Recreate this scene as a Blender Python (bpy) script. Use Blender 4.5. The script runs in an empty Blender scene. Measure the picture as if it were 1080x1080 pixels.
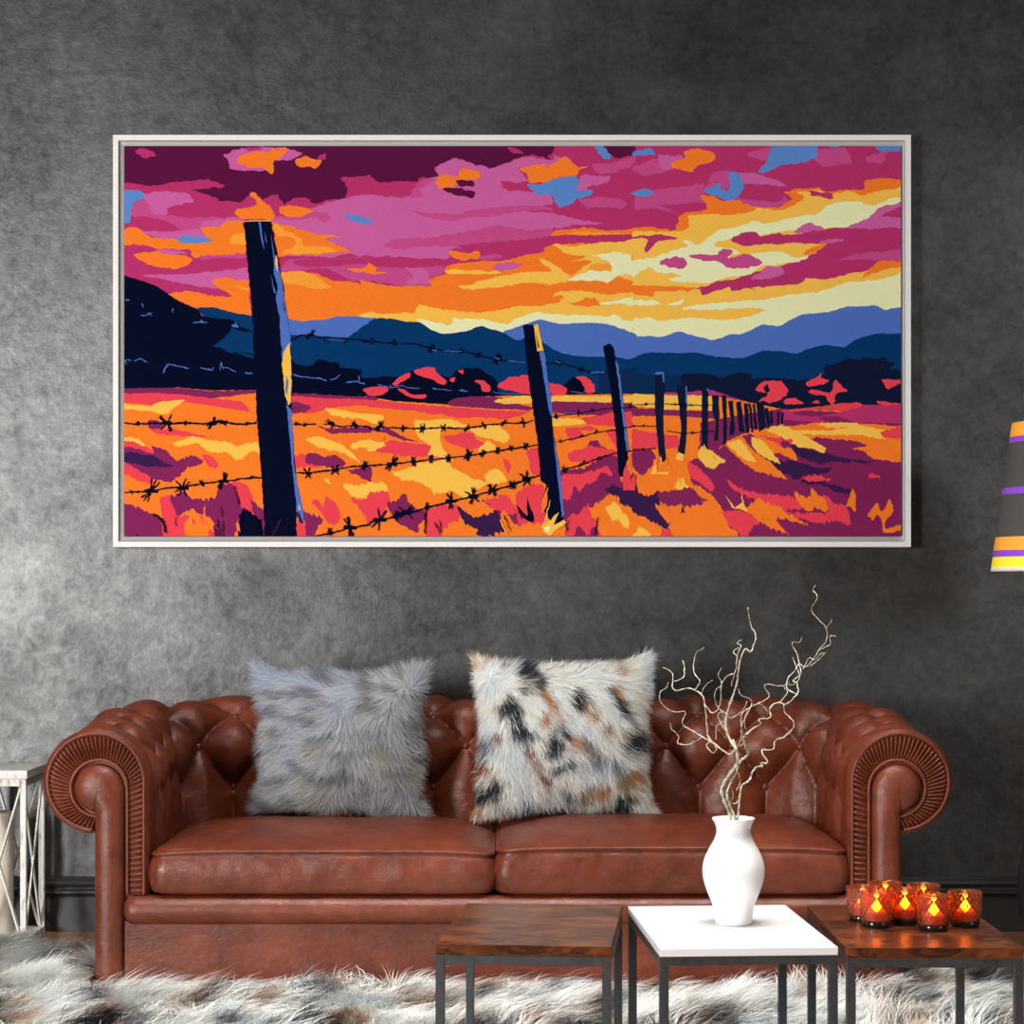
import bpy, bmesh, math, random
import numpy as np
from mathutils import Vector, Matrix, geometry
from mathutils import noise as mnoise
random.seed(7); rng = np.random.default_rng(11)
S = bpy.context.scene
COL = S.collection
PI = math.pi
KEY, FILL, SIDE, AMB, EXPO, ARTG = 355, 40, 54, .035, 0, 1.0


F = 2175.0; CAMZ = 0.972            # focal length in pixels of the 1080 frame, camera height
def PX(x, y, Y):                     # photograph pixel -> world point at distance Y
    return Vector(((x-540)*Y/F, Y, CAMZ-(y-620)*Y/F))

def srgb(r, g, b, a=1):
    f = lambda c: (c/255/12.92) if c/255 <= 0.04045 else ((c/255+0.055)/1.055)**2.4
    return (f(r), f(g), f(b), a)

# ---------------------------------------------------------------- materials
def new_mat(name):
    m = bpy.data.materials.new(name); m.use_nodes = True
    nt = m.node_tree; b = nt.nodes['Principled BSDF']
    return m, nt, b
def plain(name, col, rough=.5, metal=0, spec=.5, **kw):
    m, nt, b = new_mat(name)
    b.inputs['Base Color'].default_value = col
    b.inputs['Roughness'].default_value = rough
    b.inputs['Metallic'].default_value = metal
    b.inputs['Specular IOR Level'].default_value = spec
    for k, v in kw.items(): b.inputs[k].default_value = v
    return m
def N(nt, t, **kw):
    n = nt.nodes.new(t)
    for k, v in kw.items():
        if k in n.inputs: n.inputs[k].default_value = v
        else: setattr(n, k, v)
    return n
def coords(nt, scale=(1, 1, 1), rot=(0, 0, 0)):
    tc = N(nt, 'ShaderNodeTexCoord'); mp = N(nt, 'ShaderNodeMapping')
    mp.inputs['Scale'].default_value = scale; mp.inputs['Rotation'].default_value = rot
    nt.links.new(tc.outputs['Object'], mp.inputs['Vector'])
    return mp.outputs['Vector']
def noise_tex(nt, vec, scale, detail=4, rough=.55, dist=0):
    n = N(nt, 'ShaderNodeTexNoise')
    n.inputs['Scale'].default_value = scale; n.inputs['Detail'].default_value = detail
    n.inputs['Roughness'].default_value = rough; n.inputs['Distortion'].default_value = dist
    nt.links.new(vec, n.inputs['Vector']); return n.outputs['Fac']
def ramp(nt, fac, stops):
    r = N(nt, 'ShaderNodeValToRGB'); e = r.color_ramp.elements
    while len(e) < len(stops): e.new(.5)
    for i, (p, c) in enumerate(stops): e[i].position = p; e[i].color = c
    nt.links.new(fac, r.inputs['Fac']); return r.outputs['Color']
def bump(nt, b, hsrc, strength, dist=.01, prev=None):
    n = N(nt, 'ShaderNodeBump'); n.inputs['Strength'].default_value = strength
    n.inputs['Distance'].default_value = dist
    nt.links.new(hsrc, n.inputs['Height'])
    if prev is not None: nt.links.new(prev, n.inputs['Normal'])
    nt.links.new(n.outputs['Normal'], b.inputs['Normal']); return n.outputs['Normal']
def mul(nt, a, b_):
    m = N(nt, 'ShaderNodeMix', data_type='RGBA', blend_type='MULTIPLY'); m.inputs[0].default_value = 1
    nt.links.new(a, m.inputs[6]); nt.links.new(b_, m.inputs[7]); return m.outputs[2]

def mat_leather():
    m, nt, b = new_mat('leather'); v = coords(nt)
    n1 = noise_tex(nt, v, 5, 5, .6)
    c1 = ramp(nt, n1, [(.25, LEA0), (.55, LEA1), (.8, LEA2)])
    n2 = noise_tex(nt, v, 38, 5, .65, .4)
    c2 = ramp(nt, n2, [(.3, (.7, .66, .64, 1)), (.55, (1, 1, 1, 1))])
    nt.links.new(mul(nt, c1, c2), b.inputs['Base Color'])
    r = ramp(nt, noise_tex(nt, v, 22, 4), [(.3, (.30,)*3+(1,)), (.7, (.46,)*3+(1,))])
    nt.links.new(r, b.inputs['Roughness'])
    b.inputs['Specular IOR Level'].default_value = .42
    vo = N(nt, 'ShaderNodeTexVoronoi', feature='DISTANCE_TO_EDGE'); vo.inputs['Scale'].default_value = 170
    nt.links.new(v, vo.inputs['Vector'])
    p = bump(nt, b, vo.outputs['Distance'], .12, .004)
    v2 = coords(nt, (1, 1, 1.8))
    p = bump(nt, b, noise_tex(nt, v2, 34, 6, .68, 1.0), .26, .007, p)
    bump(nt, b, noise_tex(nt, coords(nt, (1, 1, .35)), 75, 3, .6, 1.5), .12, .004, p)
    return m
LEA0 = (.075, .014, .006, 1); LEA1 = (.150, .030, .012, 1); LEA2 = (.220, .052, .023, 1)

# ---------------------------------------------------------------- mesh helpers
def link_mesh(name, verts, faces, mats, parent=None, smooth=True, matidx=None, loc=None):
    me = bpy.data.meshes.new(name)
    me.from_pydata([tuple(v) for v in verts], [], faces); me.update()
    if not isinstance(mats, (list, tuple)): mats = [mats]
    for m in mats: me.materials.append(m)
    if smooth: me.polygons.foreach_set('use_smooth', [True]*len(me.polygons))
    if matidx is not None: me.polygons.foreach_set('material_index', matidx)
    o = bpy.data.objects.new(name, me); COL.objects.link(o)
    if parent: o.parent = parent
    if loc: o.location = loc
    return o
def from_bm(name, bm, mats, parent=None, smooth=False, loc=None, angle=None):
    me = bpy.data.meshes.new(name); bmesh.ops.recalc_face_normals(bm, faces=bm.faces); bm.to_mesh(me); bm.free()
    if not isinstance(mats, (list, tuple)): mats = [mats]
    for m in mats: me.materials.append(m)
    if smooth: me.polygons.foreach_set('use_smooth', [True]*len(me.polygons))
    if angle is not None: me.set_sharp_from_angle(angle=math.radians(angle))
    o = bpy.data.objects.new(name, me); COL.objects.link(o)
    if parent: o.parent = parent
    if loc: o.location = loc
    return o
def box(bm, c, s, bevel=0, seg=2, rot=None):
    r = bmesh.ops.create_cube(bm, size=1)['verts']
    M = Matrix.Translation(c) @ (rot if rot else Matrix.Identity(4)) @ Matrix.Diagonal((s[0], s[1], s[2], 1))
    bmesh.ops.transform(bm, matrix=M, verts=r)
    if bevel:
        es = list({e for v in r for e in v.link_edges})
        bmesh.ops.bevel(bm, geom=es, offset=bevel, segments=seg, affect='EDGES', profile=.5)
def beam(bm, a, b_, w, t, bevel=0):       # square bar between two points
    a = Vector(a); b_ = Vector(b_); d = b_-a; L = d.length
    q = d.to_track_quat('Z', 'Y').to_matrix().to_4x4()
    box(bm, (a+b_)/2, (w, t, L), bevel, 1, rot=q)
def grid_faces(nu, nv, cu=False, cv=False, off=0):
    f = []
    for i in range(nu if cu else nu-1):
        for j in range(nv if cv else nv-1):
            a = i*nv+j; b_ = ((i+1) % nu)*nv+j; c = ((i+1) % nu)*nv+(j+1) % nv; d = i*nv+(j+1) % nv
            f.append((off+a, off+b_, off+c, off+d))
    return f
def lathe(prof, n=48, cap0=True, cap1=False):
    V = []; nv = len(prof)
    for i in range(n):
        a = 2*PI*i/n
        for r, z in prof: V.append((r*math.cos(a), r*math.sin(a), z))
    Fc = grid_faces(n, nv, cu=True)
    if cap0: Fc.append(tuple(i*nv for i in range(n))[::-1])
    if cap1: Fc.append(tuple(i*nv+nv-1 for i in range(n)))
    return V, Fc
def tube(points, radii, n=8, V=None, Fc=None, caps=True):
    if V is None: V = []; Fc = []
    pts = [Vector(p) for p in points]; off = len(V); m = len(pts)
    up = Vector((0.13, 0.31, 0.94)); prevx = None
    for i, p in enumerate(pts):
        t = (pts[min(i+1, m-1)]-pts[max(i-1, 0)])
        if t.length < 1e-9: t = Vector((0, 0, 1))
        t.normalize()
        x = (prevx - t*prevx.dot(t)) if prevx is not None else t.cross(up)
        if x.length < 1e-5: x = t.cross(Vector((1, 0, 0)))
        x.normalize(); prevx = x; y = t.cross(x)
        r = radii[i] if hasattr(radii, '__len__') else radii
        for k in range(n):
            a = 2*PI*k/n; V.append(p + (x*math.cos(a)+y*math.sin(a))*r)
    for i in range(m-1):
        for k in range(n):
            Fc.append((off+i*n+k, off+i*n+(k+1) % n, off+(i+1)*n+(k+1) % n, off+(i+1)*n+k))
    if caps:
        Fc.append(tuple(off+k for k in range(n))[::-1]); Fc.append(tuple(off+(m-1)*n+k for k in range(n)))
    return V, Fc
def catmull(P, k=5, closed=False):
    P = [Vector(p) for p in P]; n = len(P); out = []
    rngi = range(n if closed else n-1)
    for i in rngi:
        if closed: p0, p1, p2, p3 = P[i-1], P[i], P[(i+1) % n], P[(i+2) % n]
        else: p0, p1, p2, p3 = P[max(i-1, 0)], P[i], P[i+1], P[min(i+2, n-1)]
        for j in range(k):
            t = j/k; t2 = t*t; t3 = t2*t
            out.append(.5*((2*p1)+(p2-p0)*t+(2*p0-5*p1+4*p2-p3)*t2+(3*p1-p0-3*p2+p3)*t3))
    if not closed: out.append(P[-1])
    return out
def tag(o, label=None, cat=None, group=None, kind=None):
    if label: o['label'] = label
    if cat: o['category'] = cat
    if group: o['group'] = group
    if kind: o['kind'] = kind
    return o
def empty(name, loc, rz=0):
    o = bpy.data.objects.new(name, None); COL.objects.link(o)
    o.location = loc; o.rotation_euler = (0, 0, rz); o.empty_display_size = .1; return o
def copy_tree(o, parent=None):
    c = o.copy(); COL.objects.link(c); c.parent = parent
    for ch in [x for x in COL.objects if x.parent == o and x != c]: copy_tree(ch, c)
    return c
def fbm(x, y, z=0, s=1, o=3): return mnoise.fractal(Vector((x*s, y*s, z*s)), 1, 2, o)

# ================================================================ ROOM
WALL_Y = 5.85
def mat_wall():
    m, nt, b = new_mat('plaster'); v = coords(nt)
    c1 = ramp(nt, noise_tex(nt, v, 1.1, 8, .62, .5), [(.3, WALL0), (.5, WALL1), (.72, WALL2)])
    c2 = ramp(nt, noise_tex(nt, v, 9, 8, .7), [(.3, (.72, .72, .72, 1)), (.5, (1, 1, 1, 1)), (.75, (1.0, 1.0, 1.0, 1))])
    c3 = ramp(nt, noise_tex(nt, v, 55, 5, .75), [(.34, (.4, .4, .4, 1)), (.5, (1, 1, 1, 1))])
    nt.links.new(mul(nt, mul(nt, c1, c2), c3), b.inputs['Base Color'])
    r = ramp(nt, noise_tex(nt, v, 6, 6, .7), [(.3, (WR0,)*3+(1,)), (.7, (WR1,)*3+(1,))])
    nt.links.new(r, b.inputs['Roughness']); 
    sp = N(nt, 'ShaderNodeMapRange'); sp.inputs['From Min'].default_value = .36; sp.inputs['From Max'].default_value = .64
    sp.inputs['To Min'].default_value = .25*WSPEC; sp.inputs['To Max'].default_value = 1.25*WSPEC
    mx = N(nt, 'ShaderNodeMath', operation='MULTIPLY_ADD'); mx.inputs[1].default_value = .5
    mx2 = N(nt, 'ShaderNodeMath', operation='MULTIPLY'); mx2.inputs[1].default_value = .5
    nt.links.new(noise_tex(nt, v, 2.2, 10, .72, .6), mx2.inputs[0]); nt.links.new(noise_tex(nt, v, 26, 8, .8, .5), mx.inputs[0]); nt.links.new(mx2.outputs[0], mx.inputs[2])
    nt.links.new(mx.outputs[0], sp.inputs['Value']); nt.links.new(sp.outputs[0], b.inputs['Specular IOR Level'])
    b.inputs['IOR'].default_value = 1.75
    p = bump(nt, b, noise_tex(nt, v, 30, 8, .75), .25, .006)
    return m
WALL0 = (.013, .013, .0125, 1); WALL1 = (.020, .020, .0192, 1); WALL2 = (.031, .031, .0295, 1)
WR0 = .36; WR1 = .46; WSPEC = .78
M_wall = mat_wall()
bm = bmesh.new(); box(bm, (0, WALL_Y+.05, 1.6), (5.6, .1, 3.2))
o = from_bm('wall_back', bm, M_wall); tag(o, 'grey mottled plaster wall behind the sofa', 'wall', kind='structure')
# baseboard with moulding: profile extruded along x
prof = [(0, 0), (.022, 0), (.022, .098), (.026, .104), (.034, .110), (.034, .116), (.024, .121), (.022, .126),
        (.028, .131), (.030, .137), (.024, .143), (.012, .148), (.006, .153), (0, .154)]
V = []; 
for x in (-2.8, 2.8):
    for d, z in prof: V.append((x, WALL_Y-d, z))
n = len(prof)
Fc = [(i, i+1, n+i+1, n+i) for i in range(n-1)]
m, nt, b = new_mat('baseboard_paint'); b.inputs['Base Color'].default_value = (.030, .030, .030, 1); b.inputs['Roughness'].default_value = .42
b.inputs['Specular IOR Level'].default_value = .6
bump(nt, b, noise_tex(nt, coords(nt), 30, 6, .7), .15, .004)
o = link_mesh('baseboard_back', V, Fc, m, smooth=False); tag(o, 'dark grey moulded skirting board along the wall', 'baseboard', kind='structure')
# floor
def mat_floor():
    m, nt, b = new_mat('floor_wood'); v = coords(nt)
    br = N(nt, 'ShaderNodeTexBrick'); br.inputs['Scale'].default_value = 1
    br.inputs['Brick Width'].default_value = 1.3; br.inputs['Row Height'].default_value = .09
    br.inputs['Mortar Size'].default_value = .002; br.inputs['Color1'].default_value = (.36, .13, .045, 1)
    br.inputs['Color2'].default_value = (.50, .23, .09, 1); br.inputs['Mortar'].default_value = (.03, .012, .006, 1)
    nt.links.new(v, br.inputs['Vector'])
    v2 = coords(nt, (2, 26, 1))
    g = ramp(nt, noise_tex(nt, v2, 2.2, 6, .65, .8), [(.3, (.45, .4, .38, 1)), (.6, (1, 1, 1, 1))])
    nt.links.new(mul(nt, br.outputs['Color'], g), b.inputs['Base Color'])
    b.inputs['Roughness'].default_value = .3
    return m
bm = bmesh.new(); box(bm, (0, 3.4, -.05), (5.6, 5.0, .1))
o = from_bm('floor', bm, mat_floor()); tag(o, 'reddish brown plank floor', 'floor', kind='structure')

# ================================================================ SOFA
M_lea = mat_leather()
SX = -.034; SY = 5.0
sofa = empty('chesterfield_sofa', (SX, SY, 0))
tag(sofa, 'brown leather rolled-arm sofa with deep buttoned back against the grey wall', 'sofa')
W = .851; L = .56; R = .13; RC = .125
straight = L-R; arc = R*PI/2; half = W-R
def path(u):      # u centred on the back; returns point and outward normal (away from the seat)
    a = abs(u); s = 1 if u >= 0 else -1
    if a <= half: p = (u, L); n = (0, 1)
    elif a <= half+arc:
        t = (a-half)/R; p = (s*(half+R*math.sin(t)), L-R+R*math.cos(t)); n = (s*math.sin(t), math.cos(t))
    else:
        d = a-half-arc; p = (s*W, L-R-d); n = (s, 0)
    return p, n
UMAX = half+arc+straight
def sstep(a, b_, x):
    t = min(1, max(0, (x-a)/(b_-a))); return t*t*(3-2*t)
def surf(u, s):
    """s: arc length on the profile, 0 at the tangent line between upright and roll."""
    (px, py), (nx, ny) = path(u)
    dist = UMAX-abs(u)                       # distance from the arm front
    dz = .036*sstep(.05, .55, dist)
    zc = .500+dz
    if s <= 0: n_, z = 0.0, zc+s; vn = (-1, 0)
    else:
        th = PI - s/RC
        n_, z = RC+RC*math.cos(th), zc+RC*math.sin(th); vn = (math.cos(th), math.sin(th))
    # tufting
    sg = 1 if u >= 0 else -1; au = abs(u)
    if au > half+arc*.3: u = sg*(half+arc*.3+(au-half-arc*.3)*1.55)
    amp = 1-.15*sstep(half, half+arc, au)
    uu = u-.09; q = (s-.01)/.225
    a = uu/.18+q; b_ = uu/.18-q
    h1 = (abs(math.sin(PI*a))*abs(math.sin(PI*b_)))**.42
    h2 = abs(math.sin(PI*(u/.18)))**.45
    k = sstep(-.13, -.09, s)
    h = h1*k+h2*(1-k)
    # extra dimple at the buttons
    fade = sstep(.075, .17, dist)*(1-sstep(.29, .36, s))
    h = h*amp
    wr = .0025*fbm(u*1.0, s*1.0, 3.3, 14, 3)
    d = fade*(.048*h-.030+wr) + .001*fbm(u, s, 1.1, 9, 2)
    # rounded front lip
    if dist < .012: d -= .012-math.sqrt(max(0, .012**2-(.012-dist)**2))
    return Vector((px+nx*(n_+vn[0]*d), py+ny*(n_+vn[0]*d), z+vn[1]*d))
def sweep(name, u0, u1, parent):
    nu = max(8, int(abs(u1-u0)/.0055))+1
    us = [u0+(u1-u0)*i/(nu-1) for i in range(nu)]
    ss = list(np.arange(-.22, .385, .0055)) + [.40, .43, .46, .49, .52, .55, .58]
    V = []
    for u in us:
        for s in ss: V.append(surf(u, s))
        (px, py), (nx, ny) = path(u)
        for z in (.38, .30, .15, .0):
            V.append(Vector((px+nx*.124, py+ny*.124, z)))
        # inner lower wall down to the deck
        V.append(Vector((px+nx*.004, py+ny*.004, 0)))
    nv = len(ss)+5
    Fc = grid_faces(nu, nv, cv=True)
    o = link_mesh(name, V, Fc, M_lea, parent)
    return o
UC = half+arc*.5
m_arm_l = sweep('arm', -UMAX, -UC, sofa)
back = sweep('backrest', -UC, UC, sofa)
m_arm_r = sweep('arm', UC, UMAX, sofa)
# buttons
M_but = M_lea
bv, bf = lathe([(.0001, .006), (.005, .0055), (.009, .003), (.0105, -.001), (.009, -.004)], 16, cap0=False)
but_me = None
def button(u, s, parent):
    global but_me
    p = surf(u, s); e = .004
    du = (surf(u+.03, s)-surf(u-.03, s)); ds = (surf(u, s+.02)-surf(u, s-.02))
    (px, py), (nx, ny) = path(u)
    nn = du.cross(ds); nn.normalize()
    if s <= .05: ref = Vector((-nx, -ny, 0))
    else:
        th = PI-s/RC; ref = Vector((nx*math.cos(th), ny*math.cos(th), math.sin(th)))
    if nn.dot(ref) < 0: nn = -nn
    if but_me is None:
        o = link_mesh('button', bv, bf, M_but, parent); but_me = o.data
    else:
        o = bpy.data.objects.new('button', but_me); COL.objects.link(o); o.parent = parent
    o.rotation_mode = 'QUATERNION'; o.rotation_quaternion = ref.to_track_quat('Z', 'Y')
    o.location = p+ref*.007
for r, s in enumerate((-.1025, .01, .1225, .235)):
    for k in range(-12, 13):
        u = .18*k + (0 if r != 1 and r != 3 else .09)
        if abs(u) > half+arc*.3: u = (1 if u > 0 else -1)*(half+arc*.3+(abs(u)-half-arc*.3)/1.55)
        if UMAX-abs(u) < .13: continue
        if r == 3 and abs(u) < UC: continue
        if r == 3: continue
        par = back if abs(u) < UC else (m_arm_l if u < 0 else m_arm_r)
        button(u, s, par)

# arm fronts (local coordinates for the left arm; mirrored for the right)
def U2(px_, py_):   # photo pixel on the front plane -> sofa-local x, z (left arm)
    return ((px_-540)*SY/F-SX, CAMZ-(py_-620)*SY/F)
S_ = SY/F
cx, cz = U2(100.5, 824.5); bx, bz = U2(104, 831.5)
RO = .117; RB = .060
colL = U2(99.3, 900)[0]; colR = U2(131, 900)[0]; rimX = cx+RO
def arm_front(sgn, parent):
    X = lambda x: x if sgn < 0 else -x
    # pleated facing
    n1, n2 = 46*12, 20*12
    O, I, hh = [], [], []
    a0 = math.radians(-94); a1 = math.radians(0)
    # go from bottom (angle -94 => measured from +x, counter) via left, top to right
    for i in range(n1+1):
        t = i/n1; ang = math.radians(266-266*t)
        O.append((cx+RO*math.cos(ang), cz+RO*math.sin(ang)))
        rI = colR+.0065-bx; I.append((bx+rI*math.cos(ang), bz+rI*math.sin(ang)))
        hh.append(abs(((t*46) % 1)-.28))
    zb = U2(0, 944)[1]
    for i in range(1, n2+1):
        t = i/n2
        O.append((rimX, cz+(zb-cz)*t)); I.append((colR+.007, bz+(zb-bz)*t)); hh.append(abs(((t*20) % 1)-.28))
    V = []; K = 9
    for (ox, oz), (ix, iz), h in zip(O, I, hh):
        for k in range(K):
            f = k/(K-1); edge = math.sin(PI*min(1, max(0, f)))**.4 if 0 < f < 1 else 0
            x = ix+(ox-ix)*f; z = iz+(oz-iz)*f
            V.append((X(x), .010-.017*(1-h/.72)*edge*(.5+.5*f), z))
    Fc = grid_faces(len(O), K)
    link_mesh('pleated_facing', V, Fc, M_lea, parent)
    # pipings
    V, Fc = [], []
    for T, rr, every in ((O, .0042, 4), (I, .0040, 4)):
        tube([(X(x), .002, z) for x, z in T[::every]], rr, 8, V, Fc)
    link_mesh('piping', V, Fc, M_lea, parent)
    # outer lip joining the sleeve to the facing
    V = []
    pts = O[::4]
    for (x, z) in pts:
        V.append((X(x), .006, z))
        dx, dz = (x-cx), (z-cz)
        if z < cz and x > cx+RO*.99: e = (1, 0)
        else:
            l = math.hypot(dx, dz); e = (dx/l, dz/l)
        V.append((X(x+e[0]*.011), .012, z+e[1]*.011)); V.append((X(x+e[0]*.010), .04, z+e[1]*.010))
    link_mesh('facing_edge', V, grid_faces(len(pts), 3), M_lea, parent)
    # scroll column: ball head and post, pillowed relief
    out = []; med = []
    for i in range(40):
        ang = math.radians(-62+ (246+62)*i/39)        # around the ball, from right-bottom over the top to left-bottom
        out.append((bx+RB*math.cos(ang), bz+RB*math.sin(ang))); med.append((bx, bz))
    cxm = (colL+colR)/2
    out = [p for p in out]; 
    # right side of the post rises to the ball tangentially
    right = [(colR, z) for z in np.linspace(.0, bz, 30)]
    left = [(colL, z) for z in np.linspace(bz-RB*.97, .0, 30)]
    ballpts = []
    for i in range(44):
        ang = math.radians(0+262*i/43); ballpts.append((bx+RB*math.cos(ang), bz+RB*math.sin(ang)))
    def ridge(z):
        t = min(1, max(0, (z-(bz-RB))/RB)); t2 = t*t*(3-2*t); return (cxm+(bx-cxm)*t2, z)
    lastp = (colL, bz-RB*.97)
    seq = [(p, ridge(p[1])) for p in right] + [(p, (bx, bz)) for p in ballpts[1:]]
    seq += [(lastp, ridge(z)) for z in np.linspace(bz, bz-RB*.97, 12)] + [(p, (cxm, p[1])) for p in left[1:]]
    V = []; K = 10
    seq = [((p[0], p[1]), q) for p, q in seq]
    for (p, q) in seq:
        for k in range(K):
            f = k/(K-1); h = math.sqrt(max(0, 1-(1-f)**2))
            V.append((X(p[0]+(q[0]-p[0])*f), .010-.030*h, p[1]+(q[1]-p[1])*f))
    Fc = grid_faces(len(seq), K)
    link_mesh('scroll_column', V, Fc, M_lea, parent)
    # solid core behind the front
    bm = bmesh.new(); box(bm, (X((colL+rimX)/2), .05, .25), (rimX-colL, .07, .5))
    bmesh.ops.create_cone(bm, cap_ends=True, segments=48, radius1=.118, radius2=.118, depth=.05,
                          matrix=Matrix.Translation((X(cx), .036, cz)) @ Matrix.Rotation(PI/2, 4, 'X'))
    from_bm('inner_frame', bm, M_lea, parent)
arm_front(-1, m_arm_l); arm_front(1, m_arm_r)

# front rail and lower panel, deck
zt, zb_ = U2(0, 944.5)[1], U2(0, 976)[1]; rr = (zt-zb_)/2; zc = (zt+zb_)/2
x0 = U2(130, 0)[0]; 
def rail():
    V = []; xs = [x0, x0+.002, x0+.008, x0+.02] + list(np.linspace(x0+.04, -x0-.04, 60)) + [-x0-.02, -x0-.008, -x0-.002, -x0]
    n = 20
    for x in xs:
        e = min(x-x0, -x0-x); k = math.sqrt(max(0, 1-(1-min(1, e/.022))**2))*.9+.1
        for j in range(n):
            a = -PI/2+PI*j/(n-1)
            r_ = rr*k*(1+.02*fbm(x, a*.2, 0, 8))
            V.append((x, .012-r_*1.05*math.cos(a), zc+r_*math.sin(a)))
    return V, grid_faces(len(xs), n)
V, Fc = rail(); link_mesh('front_rail', V, Fc, M_lea, sofa)
V = []; 
for x in np.linspace(x0+.004, -x0-.004, 60):
    for z in np.linspace(.012, zb_+.01, 10):
        V.append((x, -.003+.0015*fbm(x, z, 5, 6), z))
link_mesh('front_panel', V, grid_faces(60, 10), M_lea, sofa)
bm = bmesh.new(); box(bm, (0, .30, .113), (1.70, .57, .19)); from_bm('deck', bm, M_lea, sofa)

# seat cushions
def cushion(xa, xb, seed, ztop=.333):
    ya, yb = -.012, .575
    z0 = zt+.002; z1 = ztop
    V = []; cx_ = (xa+xb)/2; hw = (xb-xa)/2; cy = (ya+yb)/2; hy = (yb-ya)/2
    def rect(t, inset, rc):
        # rounded rectangle point, t in 0..1
        w_ = hw-inset; h_ = hy-inset; rc = max(.004, rc)
        segs = [2*(w_-rc), PI/2*rc, 2*(h_-rc), PI/2*rc]*2; tot = sum(segs); d = t*tot
        corners = [(w_-rc, -(h_-rc), -90), (w_-rc, h_-rc, 0), (-(w_-rc), h_-rc, 90), (-(w_-rc), -(h_-rc), 180)]
        starts = [(-(w_-rc), -h_, 1, 0), (w_, -(h_-rc), 0, 1), (w_-rc, h_, -1, 0), (-w_, h_-rc, 0, -1)]
        for k in range(4):
            if d <= segs[2*k]:
                sx, sy, dx, dy = starts[k]; return sx+dx*d, sy+dy*d
            d -= segs[2*k]
            if d <= segs[2*k+1]:
                c = corners[k]; a = math.radians(c[2])+d/rc; return c[0]+rc*math.cos(a), c[1]+rc*math.sin(a)
            d -= segs[2*k+1]
        sx, sy, dx, dy = starts[0]; return sx, sy
    rings = []
    hgt = z1-z0
    rings.append((.05, 0.0, 0)); rings.append((.012, 0.0, 0)); rings.append((.004, .003, .2)); 
    for f in (.08, .2, .35, .5, .65, .8, .92): rings.append((-.010*math.sin(PI*f), f*hgt, 1))
    rings.append((0.003, hgt-.001, 0))      # seam groove
    rings.append((-.0025, hgt+.001, 0)); rings.append((-.0035, hgt+.005, 0)); rings.append((.000, hgt+.009, 0)); rings.append((.005, hgt+.006, 0))
    nr0 = len(rings)
    for f in np.linspace(.03, .97, 20):
        rings.append((hy*f, None, f))
    n = 360
    for ri, (ins, z, f) in enumerate(rings):
        for i in range(n):
            x, y = rect(i/n, ins, .045 if ri < nr0 else .045*(1-f)+.01)
            front = max(0, -y/hy)
            if z is None:
                zz = hgt+.006+.040*(1-(1-min(1, f*1.15))**2.2)
                zz += .0030*fbm(x*1.2, y*.8, seed, 7, 4) + .0022*math.exp(-f/.12)*mnoise.noise(Vector((x*42, seed+4, 0)))
            else:
                zz = z
                if f == 1:
                    wv = .0035*fbm(x*1.4+ins, z*2.0, seed+2, 9, 4); y += wv*(-1 if y < 0 else 1)
                pk = math.exp(-(hgt-z)/.012)+.7*math.exp(-z/.010)
                y += (-1 if y < 0 else 1)*.0028*pk*mnoise.noise(Vector((x*46, seed, z*9)))*(.4+mnoise.noise(Vector((x*5, seed, 2))) )
                if z > .6*hgt: zz -= .006*(abs(x)/hw)**6
            # top edge sags a little at the ends
            V.append((cx_+x, cy+y, z0+zz-.0035*(abs(x/hw)**4)*(1 if z is None or z > .5*hgt else 0)))
    Fc = []
    for r_ in range(len(rings)-1):
        for i in range(n):
            a = r_*n+i; b_ = r_*n+(i+1) % n; Fc.append((a, b_, b_+n, a+n))
    Fc.append(tuple(range(n))[::-1]); Fc.append(tuple((len(rings)-1)*n+i for i in range(n)))
    return V, Fc
ca = (U2(159, 0)[0], U2(521, 0)[0]); cb = (U2(523.5, 0)[0], U2(893, 0)[0])
V, Fc = cushion(ca[0], ca[1], 1.0, .330); link_mesh('seat_cushion', V, Fc, M_lea, sofa)
V, Fc = cushion(cb[0], cb[1], 7.0, .338); link_mesh('seat_cushion', V, Fc, M_lea, sofa)

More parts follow.
